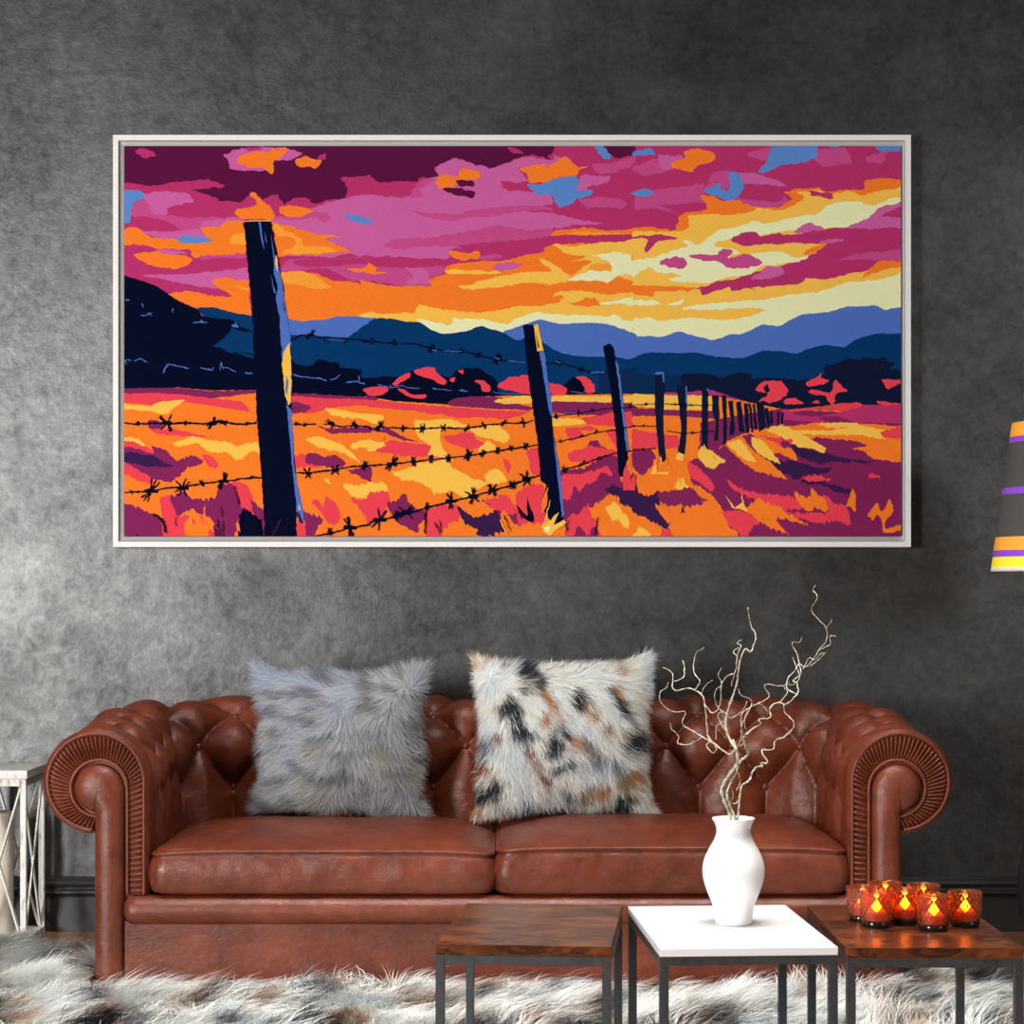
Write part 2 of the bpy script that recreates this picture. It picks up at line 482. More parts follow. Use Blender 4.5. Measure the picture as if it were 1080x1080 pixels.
# ================================================================ FUR
def mat_fur(name, rough=.75):
    m, nt, b = new_mat(name)
    at = N(nt, 'ShaderNodeAttribute'); at.attribute_name = 'fur_colour'
    nt.links.new(at.outputs['Color'], b.inputs['Base Color'])
    b.inputs['Roughness'].default_value = rough; b.inputs['Specular IOR Level'].default_value = .25
    return m
M_fur = mat_fur('fur')
def unit(a): return a/np.maximum(1e-9, np.linalg.norm(a, axis=1, keepdims=True))
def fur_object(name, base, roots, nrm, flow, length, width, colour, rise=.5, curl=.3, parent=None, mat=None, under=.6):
    """base=(V,F,vertex colours); strands are thin tapered ribbons, combed along flow, merged with the hide."""
    n = len(roots); seg = 4
    bV, bF, bC = base
    nrm = unit(nrm)
    f = flow-nrm*np.sum(flow*nrm, 1, keepdims=True); f = unit(f)
    jit = rng.normal(0, curl, (n, 3)); jit -= nrm*np.sum(jit*nrm, 1, keepdims=True)
    f = unit(f+jit)
    side = unit(np.cross(f, nrm)+nrm*rng.normal(0, .25, (n, 1)))
    L_ = length[:, None]; pts = []
    for k in range(seg):
        t = k/(seg-1)
        r_ = rise if np.isscalar(rise) else rise[:, None]
        p = roots + nrm*L_*r_*(t*1.25-.45*t*t) + f*L_*(t*.35+.65*t*t) + side*L_*.12*np.sin(t*3+roots[:, :1]*40)*curl*2
        pts.append(p)
    V = np.zeros((n, 2*(seg-1)+1, 3)); 
    for k in range(seg-1):
        w = (width*(1-.75*(k/(seg-1))**1.3))[:, None]/2
        V[:, 2*k] = pts[k]-side*w; V[:, 2*k+1] = pts[k]+side*w
    V[:, -1] = pts[-1]
    nvs = V.shape[1]
    quads = np.array([[2*k, 2*k+1, 2*k+3, 2*k+2] for k in range(seg-2)])
    tri = np.array([2*(seg-2), 2*(seg-2)+1, 2*(seg-1)])
    off = (np.arange(n)*nvs+len(bV))[:, None, None]
    q = (quads[None]+off).reshape(-1); t_ = (tri[None, None]+off).reshape(-1)
    bl = [len(x) for x in bF]; bidx = np.array([i for x in bF for i in x], dtype=np.int64)
    nq = n*(seg-2)
    loops = np.concatenate([bidx, q, t_]); tot = np.concatenate([bl, np.full(nq, 4), np.full(n, 3)]).astype(np.int32)
    start = np.concatenate([[0], np.cumsum(tot)[:-1]]).astype(np.int32)
    allV = np.concatenate([np.array([tuple(v) for v in bV]), V.reshape(-1, 3)])
    me = bpy.data.meshes.new(name)
    me.vertices.add(len(allV)); me.vertices.foreach_set('co', allV.astype(np.float32).ravel())
    me.loops.add(len(loops)); me.loops.foreach_set('vertex_index', loops.astype(np.int32))
    me.polygons.add(len(tot)); me.polygons.foreach_set('loop_start', start)
    me.polygons.foreach_set('use_smooth', np.ones(len(tot), dtype=bool))
    me.update(calc_edges=True)
    ca = me.attributes.new('fur_colour', 'FLOAT_COLOR', 'POINT')
    c = np.repeat(colour[:, None, :], nvs, 1)
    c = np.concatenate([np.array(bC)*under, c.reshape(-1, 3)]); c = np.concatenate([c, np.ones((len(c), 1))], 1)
    ca.data.foreach_set('color', c.astype(np.float32).ravel())
    me.materials.append(mat or M_fur)
    # soft shading: strand normals follow the hide
    bm_n = np.array([v.vector[:] for v in me.vertex_normals])[:len(bV)]
    nn = unit(nrm*1.0+f*.12+rng.normal(0, .18, (n, 3)))
    nn = np.concatenate([bm_n, np.repeat(nn[:, None], nvs, 1).reshape(-1, 3)])
    me.normals_split_custom_set_from_vertices(nn.tolist())
    o = bpy.data.objects.new(name, me); COL.objects.link(o)
    if parent: o.parent = parent
    return o
def vnoise(P, s, seed, o=2):
    out = np.empty(len(P))
    for i, p in enumerate(P): out[i] = mnoise.fractal(Vector((p[0]*s+seed, p[1]*s, p[2]*s)), 1, 2, o)
    return out

# ---------------------------------------------------------------- pillows
def pillow(name, loc, w, h, thick, lean, roll, colour_fn, flow_fn, length, count, ears=.035, seed=0):
    nx = 34; V = []; 
    def pt(a, b_, side):     # a,b in -1..1
        e = 1-.045*(1-abs(a)**3)*(b_*b_); f = 1-.045*(1-abs(b_)**3)*(a*a)
        x = a*w/2*f; z = b_*h/2*e
        c = (abs(a)*abs(b_))**6
        x += math.copysign(ears*c*.5, a); z += math.copysign(ears*c*(1 if b_ > 0 else .3), b_)
        t = (max(0, (1-a*a))*max(0, (1-b_*b_)))**.42
        return (x, -side*thick/2*t, z)
    for side in (1, -1):
        for i in range(nx):
            for j in range(nx):
                V.append(pt(-1+2*i/(nx-1), -1+2*j/(nx-1), side))
    g1 = grid_faces(nx, nx); Fc = [tuple(x) for x in g1]+[tuple(i+nx*nx for i in x[::-1]) for x in g1]
    # sample roots over the front and the borders of the back
    A = rng.uniform(-1, 1, (count, 2))
    A[: count//6] = np.sign(A[: count//6])*np.abs(A[: count//6])**.25   # more at the rim
    side = np.where(rng.random(count) < .86, 1, -1)
    roots = np.array([pt(a, b_, s) for (a, b_), s in zip(A, side)])
    d = 1e-3
    pa = np.array([pt(min(1, a+d), b_, s) for (a, b_), s in zip(A, side)])-np.array([pt(max(-1, a-d), b_, s) for (a, b_), s in zip(A, side)])
    pb = np.array([pt(a, min(1, b_+d), s) for (a, b_), s in zip(A, side)])-np.array([pt(a, max(-1, b_-d), s) for (a, b_), s in zip(A, side)])
    nr = unit(np.cross(pa, pb))*side[:, None]
    nr = np.where(np.abs(nr).sum(1, keepdims=True) < .1, np.array([[0, -1., 0]]), nr)
    nr[:, 1] = np.minimum(nr[:, 1], .3) if False else nr[:, 1]
    flow = flow_fn(A, roots)
    col = colour_fn(A, roots, np.arange(count))
    ln = length*rng.uniform(.55, 1.25, count)*(1+.35*vnoise(roots, 14, seed+5))
    bC = colour_fn(np.array([(-1+2*((k//nx) % nx)/(nx-1), -1+2*(k % nx)/(nx-1)) for k in range(2*nx*nx)]), np.array(V), None)
    o = fur_object(name, (V, Fc, bC), roots, nr, flow, ln, rng.uniform(.0008, .0017, count), col, rise=.55, curl=.28)
    o.location = loc; o.rotation_euler = (lean, roll, 0)
    return o
def c3(r, g, b): return np.array(srgb(r, g, b)[:3])
def strand_shade(n, a=.82, b=1.12): return rng.uniform(a, b, (n, 1))

# left pillow: blue grey shaggy layers
def grey_col(A, R_, idx):
    n = len(A); n1 = vnoise(R_*np.array([1, 1, 1.8]), 9, 3.0, 3); n2 = vnoise(R_*np.array([1, 1, 2.2]), 17, 9.0, 2)
    base = c3(178, 180, 182)[None]*np.ones((n, 1))
    blue = c3(160, 172, 198); dark = c3(92, 92, 100); beige = c3(176, 170, 152)
    wl = np.clip((-A[:, :1]*.5+A[:, 1:]*.6+.1)+n1[:, None]*1.2, 0, 1)
    base = base*(1-wl*.75)+blue*wl*.75
    k = np.clip((n2[:, None]-.08)*4, 0, 1)*.75; base = base*(1-k)+dark*k
    k = np.clip((n1[:, None]*1.0-.22-.15*A[:, :1]*0)*3.5, 0, 1)*.6; base = base*(1-k)+beige*k
    return base*(strand_shade(n, .62, 1.2) if idx is not None else 1)
def grey_flow(A, R_):
    n1 = vnoise(R_, 6, 2.2); n2 = vnoise(R_, 8, 6.1)
    edge = np.abs(A)**5*np.sign(A)
    f = np.stack([1.3*n1+edge[:, 0]*1.5-.45, np.zeros(len(A)), -.62+.9*n2+edge[:, 1]*1.7*(edge[:, 1] > 0)], 1)
    return f+1e-4
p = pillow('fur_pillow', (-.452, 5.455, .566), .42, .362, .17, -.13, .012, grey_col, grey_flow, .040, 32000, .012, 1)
tag(p, 'shaggy blue-grey fur cushion leaning on the left half of the leather sofa', 'cushion', 'fur cushions on the sofa')

# right pillow: white fur with black, tan and brown tufts (pixel positions on the pillow face)
spots = [(515,697,13,9,'t',20),(527,690,7,6,'r',0),(549,715,14,16,'k',0),(562,725,7,12,'k',0),(536,745,10,9,'k',0),(578,743,7,12,'t',0),
 (571,757,11,6,'t',0),(607,740,8,9,'k',0),(548,769,9,10,'k',0),(556,775,6,6,'k',0),(527,775,5,5,'r',0),(553,789,5,5,'r',0),(580,783,13,9,'k',0),(592,772,6,7,'k',0),
 (585,806,10,5,'k',0),(596,803,6,5,'k',0),(609,785,10,9,'t',0),(633,768,6,6,'r',0),(648,735,5,13,'t',0),(650,748,6,15,'k',0),(617,787,7,9,'g',0),
 (662,784,13,10,'k',0),(513,783,8,8,'g',0),(513,804,7,6,'r',0),(518,830,12,9,'k',0),(510,838,9,7,'k',0),(525,822,6,6,'k',0),(567,815,6,14,'r',0),(555,845,10,8,'g',0),
 (595,838,9,8,'g',0),(615,833,18,5,'b',0),(630,832,10,5,'t',0),(650,843,14,6,'k',0),(648,853,14,6,'k',0),(630,850,8,4,'k',0),(643,805,5,10,'g',0),(655,820,10,9,'b',0),(665,818,8,7,'t',0),
 (644,708,5,9,'t',0),(640,705,5,8,'g',0),(605,702,5,6,'g',0),(620,755,6,7,'t',0),(535,850,6,4,'g',0),(683,845,5,9,'t',0),(500,735,4,12,'t',0),(505,850,5,5,'t',0),(585,765,6,5,'g',0),(625,800,9,6,'g',0)]
pal = {'k': c3(38, 46, 52), 'g': c3(118, 126, 132), 't': c3(188, 132, 82), 'r': c3(140, 84, 58), 'b': c3(150, 130, 105)}
PXC = (593, 777)
def white_col(A, R_, idx):
    n = len(A); n1 = vnoise(R_, 10, 5.0, 3)
    base = c3(240, 241, 236)[None]*np.ones((n, 1))
    cool = c3(214, 224, 230); crm = c3(226, 214, 190)
    k = np.clip(n1[:, None]*2, 0, 1)*.7; base = base*(1-k)+cool*k
    k = np.clip(-n1[:, None]*2-.3, 0, 1)*.8; base = base*(1-k)+crm*k
    s = 399.0
    px_ = PXC[0]+R_[:, 0]*s; py_ = PXC[1]-R_[:, 2]*s
    wob = vnoise(R_, 45, 2.0, 2)[:, None]
    for (sx, sy, rx, ry, c, _) in spots:
        dx = px_-sx; dy = py_-(sy-3)
        # tufts lie along the combed direction (down right)
        u = dx*.55+dy*.83; w_ = dx*.83-dy*.55
        d = np.sqrt((u/(ry*1.25))**2+(w_/(rx*.85))**2)[:, None]
        k = np.clip((1.18-d+wob*.9)*3.2, 0, 1)
        if idx is not None: k = k*(rng.random((n, 1)) < .85+.15*(d < .5))
        base = base*(1-k)+pal[c]*k
    return base*(strand_shade(n, .8, 1.1) if idx is not None else 1)
def white_flow(A, R_):
    n1 = vnoise(R_, 5, 12.2); 
    edge = np.abs(A)**4*np.sign(A)
    f = np.stack([.42+.9*n1+edge[:, 0]*1.3, np.zeros(len(A)), -.8+edge[:, 1]*1.9], 1)
    return f
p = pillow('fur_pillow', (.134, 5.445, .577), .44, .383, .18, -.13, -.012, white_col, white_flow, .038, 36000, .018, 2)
tag(p, 'white long-haired fur cushion with black and tan tufts on the right seat', 'cushion', 'fur cushions on the sofa')

# ---------------------------------------------------------------- rug
def rug():
    def inside(x, y):
        # sheepskin pieces sewn together: wide strip before the sofa and two flaps beside it
        e = .025*fbm(x, y, 4, 5)
        if 3.55+e < y < 4.945+e*.6 and abs(x) < 1.75+e: return True
        if y <= 5.56+e and y > 4.9 and -1.75 < x < -1.022+e*.1: return True
        if y <= 5.32+e and y > 4.9 and .952+e*.1 < x < 1.75: return True
        return False
    def hz(x, y):
        return .010+.016*(fbm(x, y, 0, 3.2, 3)+.35)
    # hide
    st = .03; xs = np.arange(-1.8, 1.81, st); ys = np.arange(3.5, 5.62, st); id_ = {}; V = []; Fc = []
    ok = {}
    for i, x in enumerate(xs):
        for j, y in enumerate(ys):
            ok[i, j] = inside(x, y)
    def vid(i, j):
        if (i, j) not in id_:
            id_[i, j] = len(V); V.append((xs[i], ys[j], max(.004, hz(xs[i], ys[j]))))
        return id_[i, j]
    for i in range(len(xs)-1):
        for j in range(len(ys)-1):
            if ok[i, j] and ok[i+1, j] and ok[i, j+1] and ok[i+1, j+1]:
                Fc.append((vid(i, j), vid(i+1, j), vid(i+1, j+1), vid(i, j+1)))
    # strands: dense where the camera looks, sparser under the tables
    R_ = []
    def fill(x0, x1, y0, y1, n):
        c = 0
        while c < n:
            x = random.uniform(x0, x1); y = random.uniform(y0, y1)
            if inside(x, y): R_.append((x, y, max(.004, hz(x, y)))); c += 1
    fill(-1.35, 1.35, 4.50, 4.97, 46000); fill(-1.45, -1.0, 4.9, 5.6, 15000); fill(.94, 1.45, 4.9, 5.36, 10000)
    fill(-1.5, 1.5, 3.56, 4.5, 22000); fill(-1.75, -1.35, 4.5, 5.5, 1500); fill(1.35, 1.75, 4.5, 5.3, 1500)
    R_ = np.array(R_); n = len(R_)
    def col(P, strands=True):
        m_ = len(P)
        base = c3(250, 251, 247)[None]*np.ones((m_, 1))
        n1 = vnoise(P, 4.2, 8.0, 3)[:, None]; 
        base = base*(1-np.clip(n1*1.5, 0, 1)*.6)+c3(232, 240, 244)*np.clip(n1*1.5, 0, 1)*.6
        st_ = np.array([1.55, .75, 1]); j_ = rng.normal(0, .008, P.shape) if strands else 0
        Q = (P+j_)*st_
        a = vnoise(Q, 5.2, 29.0, 3)[:, None]; b2 = vnoise(Q, 6.1, 44.0, 3)[:, None]; c2 = vnoise(Q, 4.6, 71.0, 3)[:, None]
        k = np.clip((b2-.27)*7, 0, 1)*.8; base = base*(1-k)+c3(190, 150, 112)*k
        k = np.clip((c2-.32)*9, 0, 1)*.9; base = base*(1-k)+c3(104, 74, 58)*k
        k = np.clip((a-.31)*9, 0, 1)*.93; base = base*(1-k)+c3(46, 52, 58)*k
        return base*(strand_shade(m_, .86, 1.04) if strands else 1)
    nrm = np.tile(np.array([[0, 0, 1.]]), (n, 1))
    n1 = vnoise(R_, 4.2, 1.0); n2 = vnoise(R_, 4.6, 5.0)
    flow = np.stack([.55+1.3*n1, -.35+1.6*n2, np.zeros(n)], 1)
    edge = (R_[:, 1] > 4.86) & (np.abs(R_[:, 0]) < .98)
    flow[edge, 1] = -.35+rng.normal(0, .3, edge.sum())
    ln = .066*rng.uniform(.6, 1.3, n)*(1+.5*n2)
    rise = np.clip(.50+.55*vnoise(R_, 7, 3.0)+rng.normal(0, .15, n), .2, 1.1)
    rise[edge] *= .72
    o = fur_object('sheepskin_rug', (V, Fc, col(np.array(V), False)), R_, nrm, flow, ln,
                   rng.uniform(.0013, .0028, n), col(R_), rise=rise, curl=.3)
    tag(o, 'shaggy white fur rug with black and tan patches before sofa and under tables', 'rug')
    return o
rug()

# ================================================================ TABLES
def mat_wood():
    m, nt, b = new_mat('dark_walnut'); v = coords(nt, (2.2, 6, 7), (0, 0, .5))
    n1 = noise_tex(nt, v, 6, 8, .68, 1.3)
    c = ramp(nt, n1, [(.32, (.018, .007, .004, 1)), (.46, (.060, .019, .009, 1)), (.60, (.19, .052, .014, 1)), (.75, (.085, .025, .010, 1))])
    v2 = coords(nt, (1, 1, 1)); c2 = ramp(nt, noise_tex(nt, v2, 9, 4), [(.35, (.45, .45, .5, 1)), (.6, (1, 1, 1, 1))])
    nt.links.new(mul(nt, c, c2), b.inputs['Base Color'])
    b.inputs['Roughness'].default_value = .28; b.inputs['Specular IOR Level'].default_value = .35
    bump(nt, b, n1, .06, .002)
    return m
def mat_steel():
    m, nt, b = new_mat('black_steel'); v = coords(nt)
    c = ramp(nt, noise_tex(nt, v, 40, 6, .7), [(.3, (.030, .033, .036, 1)), (.62, (.052, .057, .060, 1)), (.80, (.075, .08, .082, 1))])
    nt.links.new(c, b.inputs['Base Color']); b.inputs['Roughness'].default_value = .45; b.inputs['Metallic'].default_value = .3
    return m
M_wood = mat_wood(); M_steel = mat_steel()
M_white = plain('white_lacquer', (.76, .755, .765, 1), .22)
ZT = .311
def table(name, loc, rz, w, d, topm, th, label):
    t = empty(name, (loc[0], loc[1], 0), rz); tag(t, label, 'side table', 'small square-legged tables')
    bm = bmesh.new(); box(bm, (0, 0, ZT-th/2), (w, d, th), .0012, 2); from_bm('tabletop', bm, topm, t)
    q = .0165; zf = ZT-th
    bm = bmesh.new()
    for sy in (-1, 1): box(bm, (0, sy*(d/2-q/2), zf-q/2), (w-2*q, q, q), .0006, 1)
    for sx in (-1, 1): box(bm, (sx*(w/2-q/2), 0, zf-q/2), (q, d-2*q, q), .0006, 1)
    from_bm('frame', bm, M_steel, t)
    for sx in (-1, 1):
        for sy in (-1, 1):
            bm = bmesh.new(); box(bm, (0, 0, zf/2), (q, q, zf), .0008, 1)
            o = from_bm('leg', bm, M_steel, t); o.location = (sx*(w/2-q/2), sy*(d/2-q/2), 0)
    return t
table('side_table', (.0439, 4.062), math.radians(-5.4), .326, .503, M_wood, .020, 'dark walnut topped black steel table left of the white one')
table('side_table', (.4205, 4.038), math.radians(3.4), .330, .505, M_white, .015, 'black steel table with glossy white top carrying the vase')
table('side_table', (.7775, 4.042), 0, .325, .511, M_wood, .020, 'dark walnut topped table carrying the amber candle glasses')

# ---------------------------------------------------------------- vase
M_por = plain('white_porcelain', (.86, .86, .86, 1), .16, 0, .5)
VX, VY = .436, 4.06
h = .2065
prof = [(.0001, 0), (.030, 0), (.0345, .001), (.0362, .004), (.0375, .016), (.0395, .030), (.0445, .046), (.0530, .066), (.0590, .085),
        (.0612, .102), (.0598, .118), (.0550, .134), (.0470, .150), (.0395, .163), (.0352, .174), (.0338, .183), (.0348, .191), (.0378, .199), (.0418, .2055), (.0424, .2075),
        (.0410, .2080), (.0385, .203), (.0345, .196), (.0310, .186), (.0320, .174), (.043, .150), (.056, .118), (.056, .09), (.04, .045), (.03, .01), (.0001, .008)]
pp = catmull([(r, z, 0) for r, z in prof], 3)
V, Fc = lathe([(max(.0001, p.x), max(0, p.y)) for p in pp], 72, cap0=False)
vase = link_mesh('vase', V, Fc, M_por, loc=(VX, VY, ZT)); tag(vase, 'white porcelain baluster vase standing on the white table top', 'vase')

# ---------------------------------------------------------------- branches
m, nt, b = new_mat('willow_bark'); v = coords(nt)
c = ramp(nt, noise_tex(nt, v, 120, 4, .7), [(.34, (.13, .11, .085, 1)), (.5, (.46, .42, .33, 1)), (.66, (.68, .64, .54, 1))])
nt.links.new(c, b.inputs['Base Color']); b.inputs['Roughness'].default_value = .7
bump(nt, b, noise_tex(nt, v, 200, 4), .5, .002); M_bark = m
def c4(L_): return [(680+x*.2037, 600+y*.2037) for x, y in L_]
def c7(L_): return [(720+x*.1943, 780+y*.1943) for x, y in L_]
def branch_tree(name, label, lines, seed):
    V, Fc = [], []
    rnd = random.Random(seed)
    for pts, r0, r1 in lines:
        P = []
        for (x, y) in pts:
            hgt = max(0, (868-y))/250
            dY = .10*hgt*math.sin(x*.045+seed)+.035*hgt*math.sin(y*.06+x*.03+seed*2)
            P.append(PX(x, y, VY+dY))
        Q = catmull(P, 6)
        n_ = len(Q); Q2 = []
        for i, q in enumerate(Q):
            k = 0 if i == 0 else 1
            Q2.append(q+Vector((fbm(q.x, q.z, seed, 90, 2), fbm(q.z, q.x, seed+3, 60, 2)*2, fbm(q.x, q.z, seed+7, 90, 2)))*.0016*k)
        rad = [(r0+(r1-r0)*(i/(n_-1))**.8)*(1+.30*rnd.uniform(-1, 1)) for i in range(n_)]
        tube(Q2, rad, 7, V, Fc)
    o = link_mesh(name, V, Fc, M_bark); tag(o, label, 'branch', 'branches in the vase'); return o
K = .001
root1 = c7([(262, 640), (262, 460), (255, 400), (225, 330), (212, 270), (232, 225), (262, 180), (297, 125), (292, 55), (272, 5)])
A1 = [(root1, 4.2*K, 2.9*K),
 (c4([(470,930),(430,860),(420,790),(440,700),(475,600),(490,500),(515,420),(550,425),(575,350),(545,280),(535,200)]), 2.9*K, .8*K),
 (c7([(272, 5)])+c4([(470,930)]), 3*K, 2.9*K),
 (c4([(470,930),(440,960),(380,920),(330,870),(320,780),(310,700),(295,650),(230,620),(160,630),(145,590),(200,560),(205,500),(195,475)]), 2.2*K, .7*K),
 (c4([(145,590),(145,545),(120,520),(90,510)]), .9*K, .5*K),
 (c4([(380,920),(300,870),(250,840),(205,815),(195,790),(210,740),(150,740),(90,700),(80,640),(115,610),(120,592)]), 1.4*K, .5*K),
 (c4([(300,870),(250,900),(200,910),(170,900),(175,865),(140,830),(133,795)]), 1.2*K, .6*K),
 (c4([(310,700),(350,745),(390,700),(400,590),(440,550),(470,530),(480,440),(500,400),(480,385),(505,365)]), 1.5*K, .6*K),
 (c4([(400,590),(380,550),(400,515)]), .9*K, .6*K), (c4([(400,600),(360,640),(370,700),(395,735),(420,790)]), .8*K, .9*K),
 (c4([(260,625),(285,580),(255,530),(265,440),(310,408)]), 1.1*K, .6*K), (c4([(295,650),(310,610),(350,575)]), .9*K, .5*K),
 (c4([(430,860),(380,770),(400,740),(450,770),(500,740),(530,690)]), 1.1*K, .7*K), (c4([(350,890),(320,910),(350,950),(372,930),(345,895)]), 1.0*K, .8*K),
 (c4([(370,885),(368,825),(390,800),(420,790)]), .9*K, .8*K), (c4([(450,600),(450,600),(480,470),(460,430),(490,405)]), .8*K, .6*K)]
branch_tree('twisted_branch', 'pale thick twisted willow branch with many side twigs leaning left in the vase', A1, 1)
B1 = [(c7([(285, 640), (288, 450), (262, 370), (240, 290), (265, 230), (290, 180), (312, 120), (352, 80), (340, 30), (330, 5)]), 3.0*K, 2.2*K),
 (c7([(330, 5)])+c4([(520,900),(510,870),(560,830),(600,800),(590,780),(650,770),(650,720),(690,690),(730,700),(790,650),(790,600),(770,580),(810,540),(800,490),(830,510),(870,470),(900,420),(940,370),(935,300),(865,215),(895,150),(870,110),(885,85)]), 2.1*K, .6*K),
 (c4([(800,490),(790,440),(765,400),(770,380),(800,380),(815,350)]), 1.0*K, .5*K),
 (c4([(830,510),(860,500),(900,470),(940,430)]), .9*K, .5*K), (c4([(900,420),(960,390),(960,350),(990,350)]), .8*K, .5*K), (c4([(940,310),(970,260)]), .8*K, .5*K),
 (c4([(765,600),(690,605),(620,600),(645,660),(600,690),(540,720),(500,760),(510,850),(530,870)]), .7*K, 1.2*K),
 (c4([(520,900),(480,920),(500,880),(500,820),(530,750),(555,700),(540,670),(495,650),(485,620)]), 1.4*K, .7*K),
 (c4([(790,650),(740,620),(740,570),(780,520),(800,490)]), 1.1*K, .9*K), (c4([(640,740),(600,700),(560,710),(520,760),(520,830)]), .9*K, .9*K),
 (c4([(820,520),(850,460),(880,470),(910,440),(930,440)]), .8*K, .5*K), (c4([(770,600),(800,560),(775,480),(765,460)]), .9*K, .6*K),
 (c4([(700,690),(740,640),(720,610),(750,590)]), .8*K, .6*K)]
branch_tree('twisted_branch', 'pale curly branch rising to the tallest twig on the right', B1, 2)
D1 = [(c7([(296, 640), (300, 450), (303, 380), (312, 300), (320, 250), (360, 222), (395, 152), (432, 146)])+c4([(600,1010),(635,1000),(605,940),(665,935),(675,890),(720,870),(765,830),(770,790),(730,750),(720,700)]), 2.4*K, 1.0*K),
 (c7([(290, 275), (312, 232), (300, 180)]), .9*K, .7*K), (c7([(310, 310), (290, 345), (262, 340), (275, 300), (255, 250)]), 1.1*K, .7*K)]
branch_tree('twisted_branch', 'thin pale branch stepping out low to the right of the vase', D1, 3)

# ---------------------------------------------------------------- candle glasses
def mat_glass():
    m, nt, b = new_mat('amber_hobnail_glass')
    b.inputs['Base Color'].default_value = (.66, .25, .11, 1); b.inputs['Roughness'].default_value = .16
    b.inputs['Transmission Weight'].default_value = .93; b.inputs['IOR'].default_value = 1.33
    b.inputs['Specular IOR Level'].default_value = .9
    return m
M_glass = mat_glass()
M_gbase = plain('dark_glass_base', (.010, .006, .005, 1), .12, 0, .8)
M_wax = plain('orange_wax', (.75, .10, .02, 1), .5, 0, .4)
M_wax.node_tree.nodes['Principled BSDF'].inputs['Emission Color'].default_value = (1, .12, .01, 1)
M_wax.node_tree.nodes['Principled BSDF'].inputs['Emission Strength'].default_value = .12  # faint emission stands in for flame light glowing through the wax
M_flame = plain('flame', (1, .5, .08, 1), .5); bb = M_flame.node_tree.nodes['Principled BSDF']
bb.inputs['Emission Color'].default_value = (1, .40, .03, 1); bb.inputs['Emission Strength'].default_value = 14
def make_candle():
    t = empty('candle_glass', (0, 0, 0))
    H = .068; V = []; nu = 112; nv = 44
    def ro(z): return .0275+.0050*(z/H)**.9
    for side in (0, 1):
        for i in range(nu):
            a = 2*PI*i/nu
            for j in range(nv):
                z = .006+(H-.006)*j/(nv-1)
                if side == 0:
                    # diamond hobnail relief
                    q = z/.0072; k = 18
                    h_ = abs(math.sin((a*k/2/PI*1+q/2)*PI))*abs(math.sin((a*k/2/PI-q/2)*PI))
                    r_ = ro(z)+(.0022*h_ if 2 < j < nv-2 else .0004)
                else: r_ = ro(z)-.0022
                V.append((r_*math.cos(a), r_*math.sin(a), z))
    Fc = grid_faces(nu, nv, cu=True)+[f[::-1] for f in grid_faces(nu, nv, cu=True, off=nu*nv)]
    for i in range(nu):
        a = i*nv+nv-1; b_ = ((i+1) % nu)*nv+nv-1; o_ = nu*nv
        Fc.append((a, b_, b_+o_, a+o_)); a = i*nv; b_ = ((i+1) % nu)*nv; Fc.append((b_, a, a+o_, b_+o_))
    link_mesh('glass', V, Fc, M_glass, t)
    V, Fc = lathe([(.0001, .0), (.025, 0), (.0272, .0015), (.0287, .006), (.0292, .0125), (.026, .0135), (.0001, .0135)], 48, cap0=False)
    link_mesh('glass_base', V, Fc, M_gbase, t)
    V, Fc = lathe([(.0001, .012), (.0205, .012), (.0212, .014), (.0212, .029), (.0200, .031), (.010, .0295), (.0001, .029)], 40, cap0=False)
    link_mesh('candle', V, Fc, M_wax, t)
    V, Fc = lathe([(.0001, .031), (.0068, .032), (.0092, .036), (.0075, .042), (.0048, .049), (.0018, .055), (.0001, .058)], 20, cap0=False)
    f = link_mesh('flame', V, Fc, M_flame, t)
    V, Fc = lathe([(.0006, .028), (.0006, .036)], 8, cap0=True, cap1=True)
    link_mesh('wick', V, Fc, M_gbase, t)
    return t
cand = make_candle()
cpos = [(.7115, 4.025, 'amber hobnail candle glass, front left of the cluster on the walnut table'),
        (.8145, 3.985, 'amber candle glass nearest the front edge, third from left'),
        (.7735, 4.062, 'amber candle glass in the middle between the two front ones'),
        (.8848, 4.03, 'amber candle glass at the far right end of the cluster'),
        (.6975, 4.098, 'amber candle glass at the far left end, half behind the front left one'),
        (.7527, 4.158, 'rearmost amber candle glass against the sofa arm, only rim showing'),
        (.8225, 4.125, 'amber candle glass at the back right, only its rim showing')]
for i, (x, y, lab) in enumerate(cpos):
    o = cand if i == 0 else copy_tree(cand)
    o.location = (x, y, ZT); o.rotation_euler.z = i*.7
    tag(o, lab, 'candle', 'lit amber candle glasses')

# ---------------------------------------------------------------- floor lamp
LX, LY = (1132-540)*5.2/F, 5.2
lamp = empty('floor_lamp', (LX, LY, 0)); tag(lamp, 'lamp with striped orange, purple, yellow and grey conical shade beside the sofa', 'lamp')
def zpix(py, r, Y=LY): return CAMZ-(py-620)*Y/F
z0 = zpix(602.5, 0); z1 = zpix(446, 0); r0 = .2035; r1 = .151
hh = z1-z0
bands = [(0, 4, 'w'), (4, 15, 'y'), (15, 22, 'p'), (22, 36, 'o'), (36, 81, 'g'), (81, 88, 'p'), (88, 136, 'g'), (136, 142, 'p'), (142, 157, 'o')]
LC = {'w': srgb(245, 243, 240), 'y': srgb(252, 236, 60), 'p': srgb(140, 78, 205), 'o': srgb(250, 172, 62), 'g': srgb(78, 78, 76)}
mats = {}
for k, c in LC.items():
    mm = plain('shade_'+{'w': 'white', 'y': 'yellow', 'p': 'purple', 'o': 'orange', 'g': 'grey'}[k]+'_fabric', c, .8, 0, .2); mats[k] = mm
ml = list(LC.keys()); V = []; Fc = []; mi = []; n = 96
ts = [b_[0]/157 for b_ in bands]+[1]
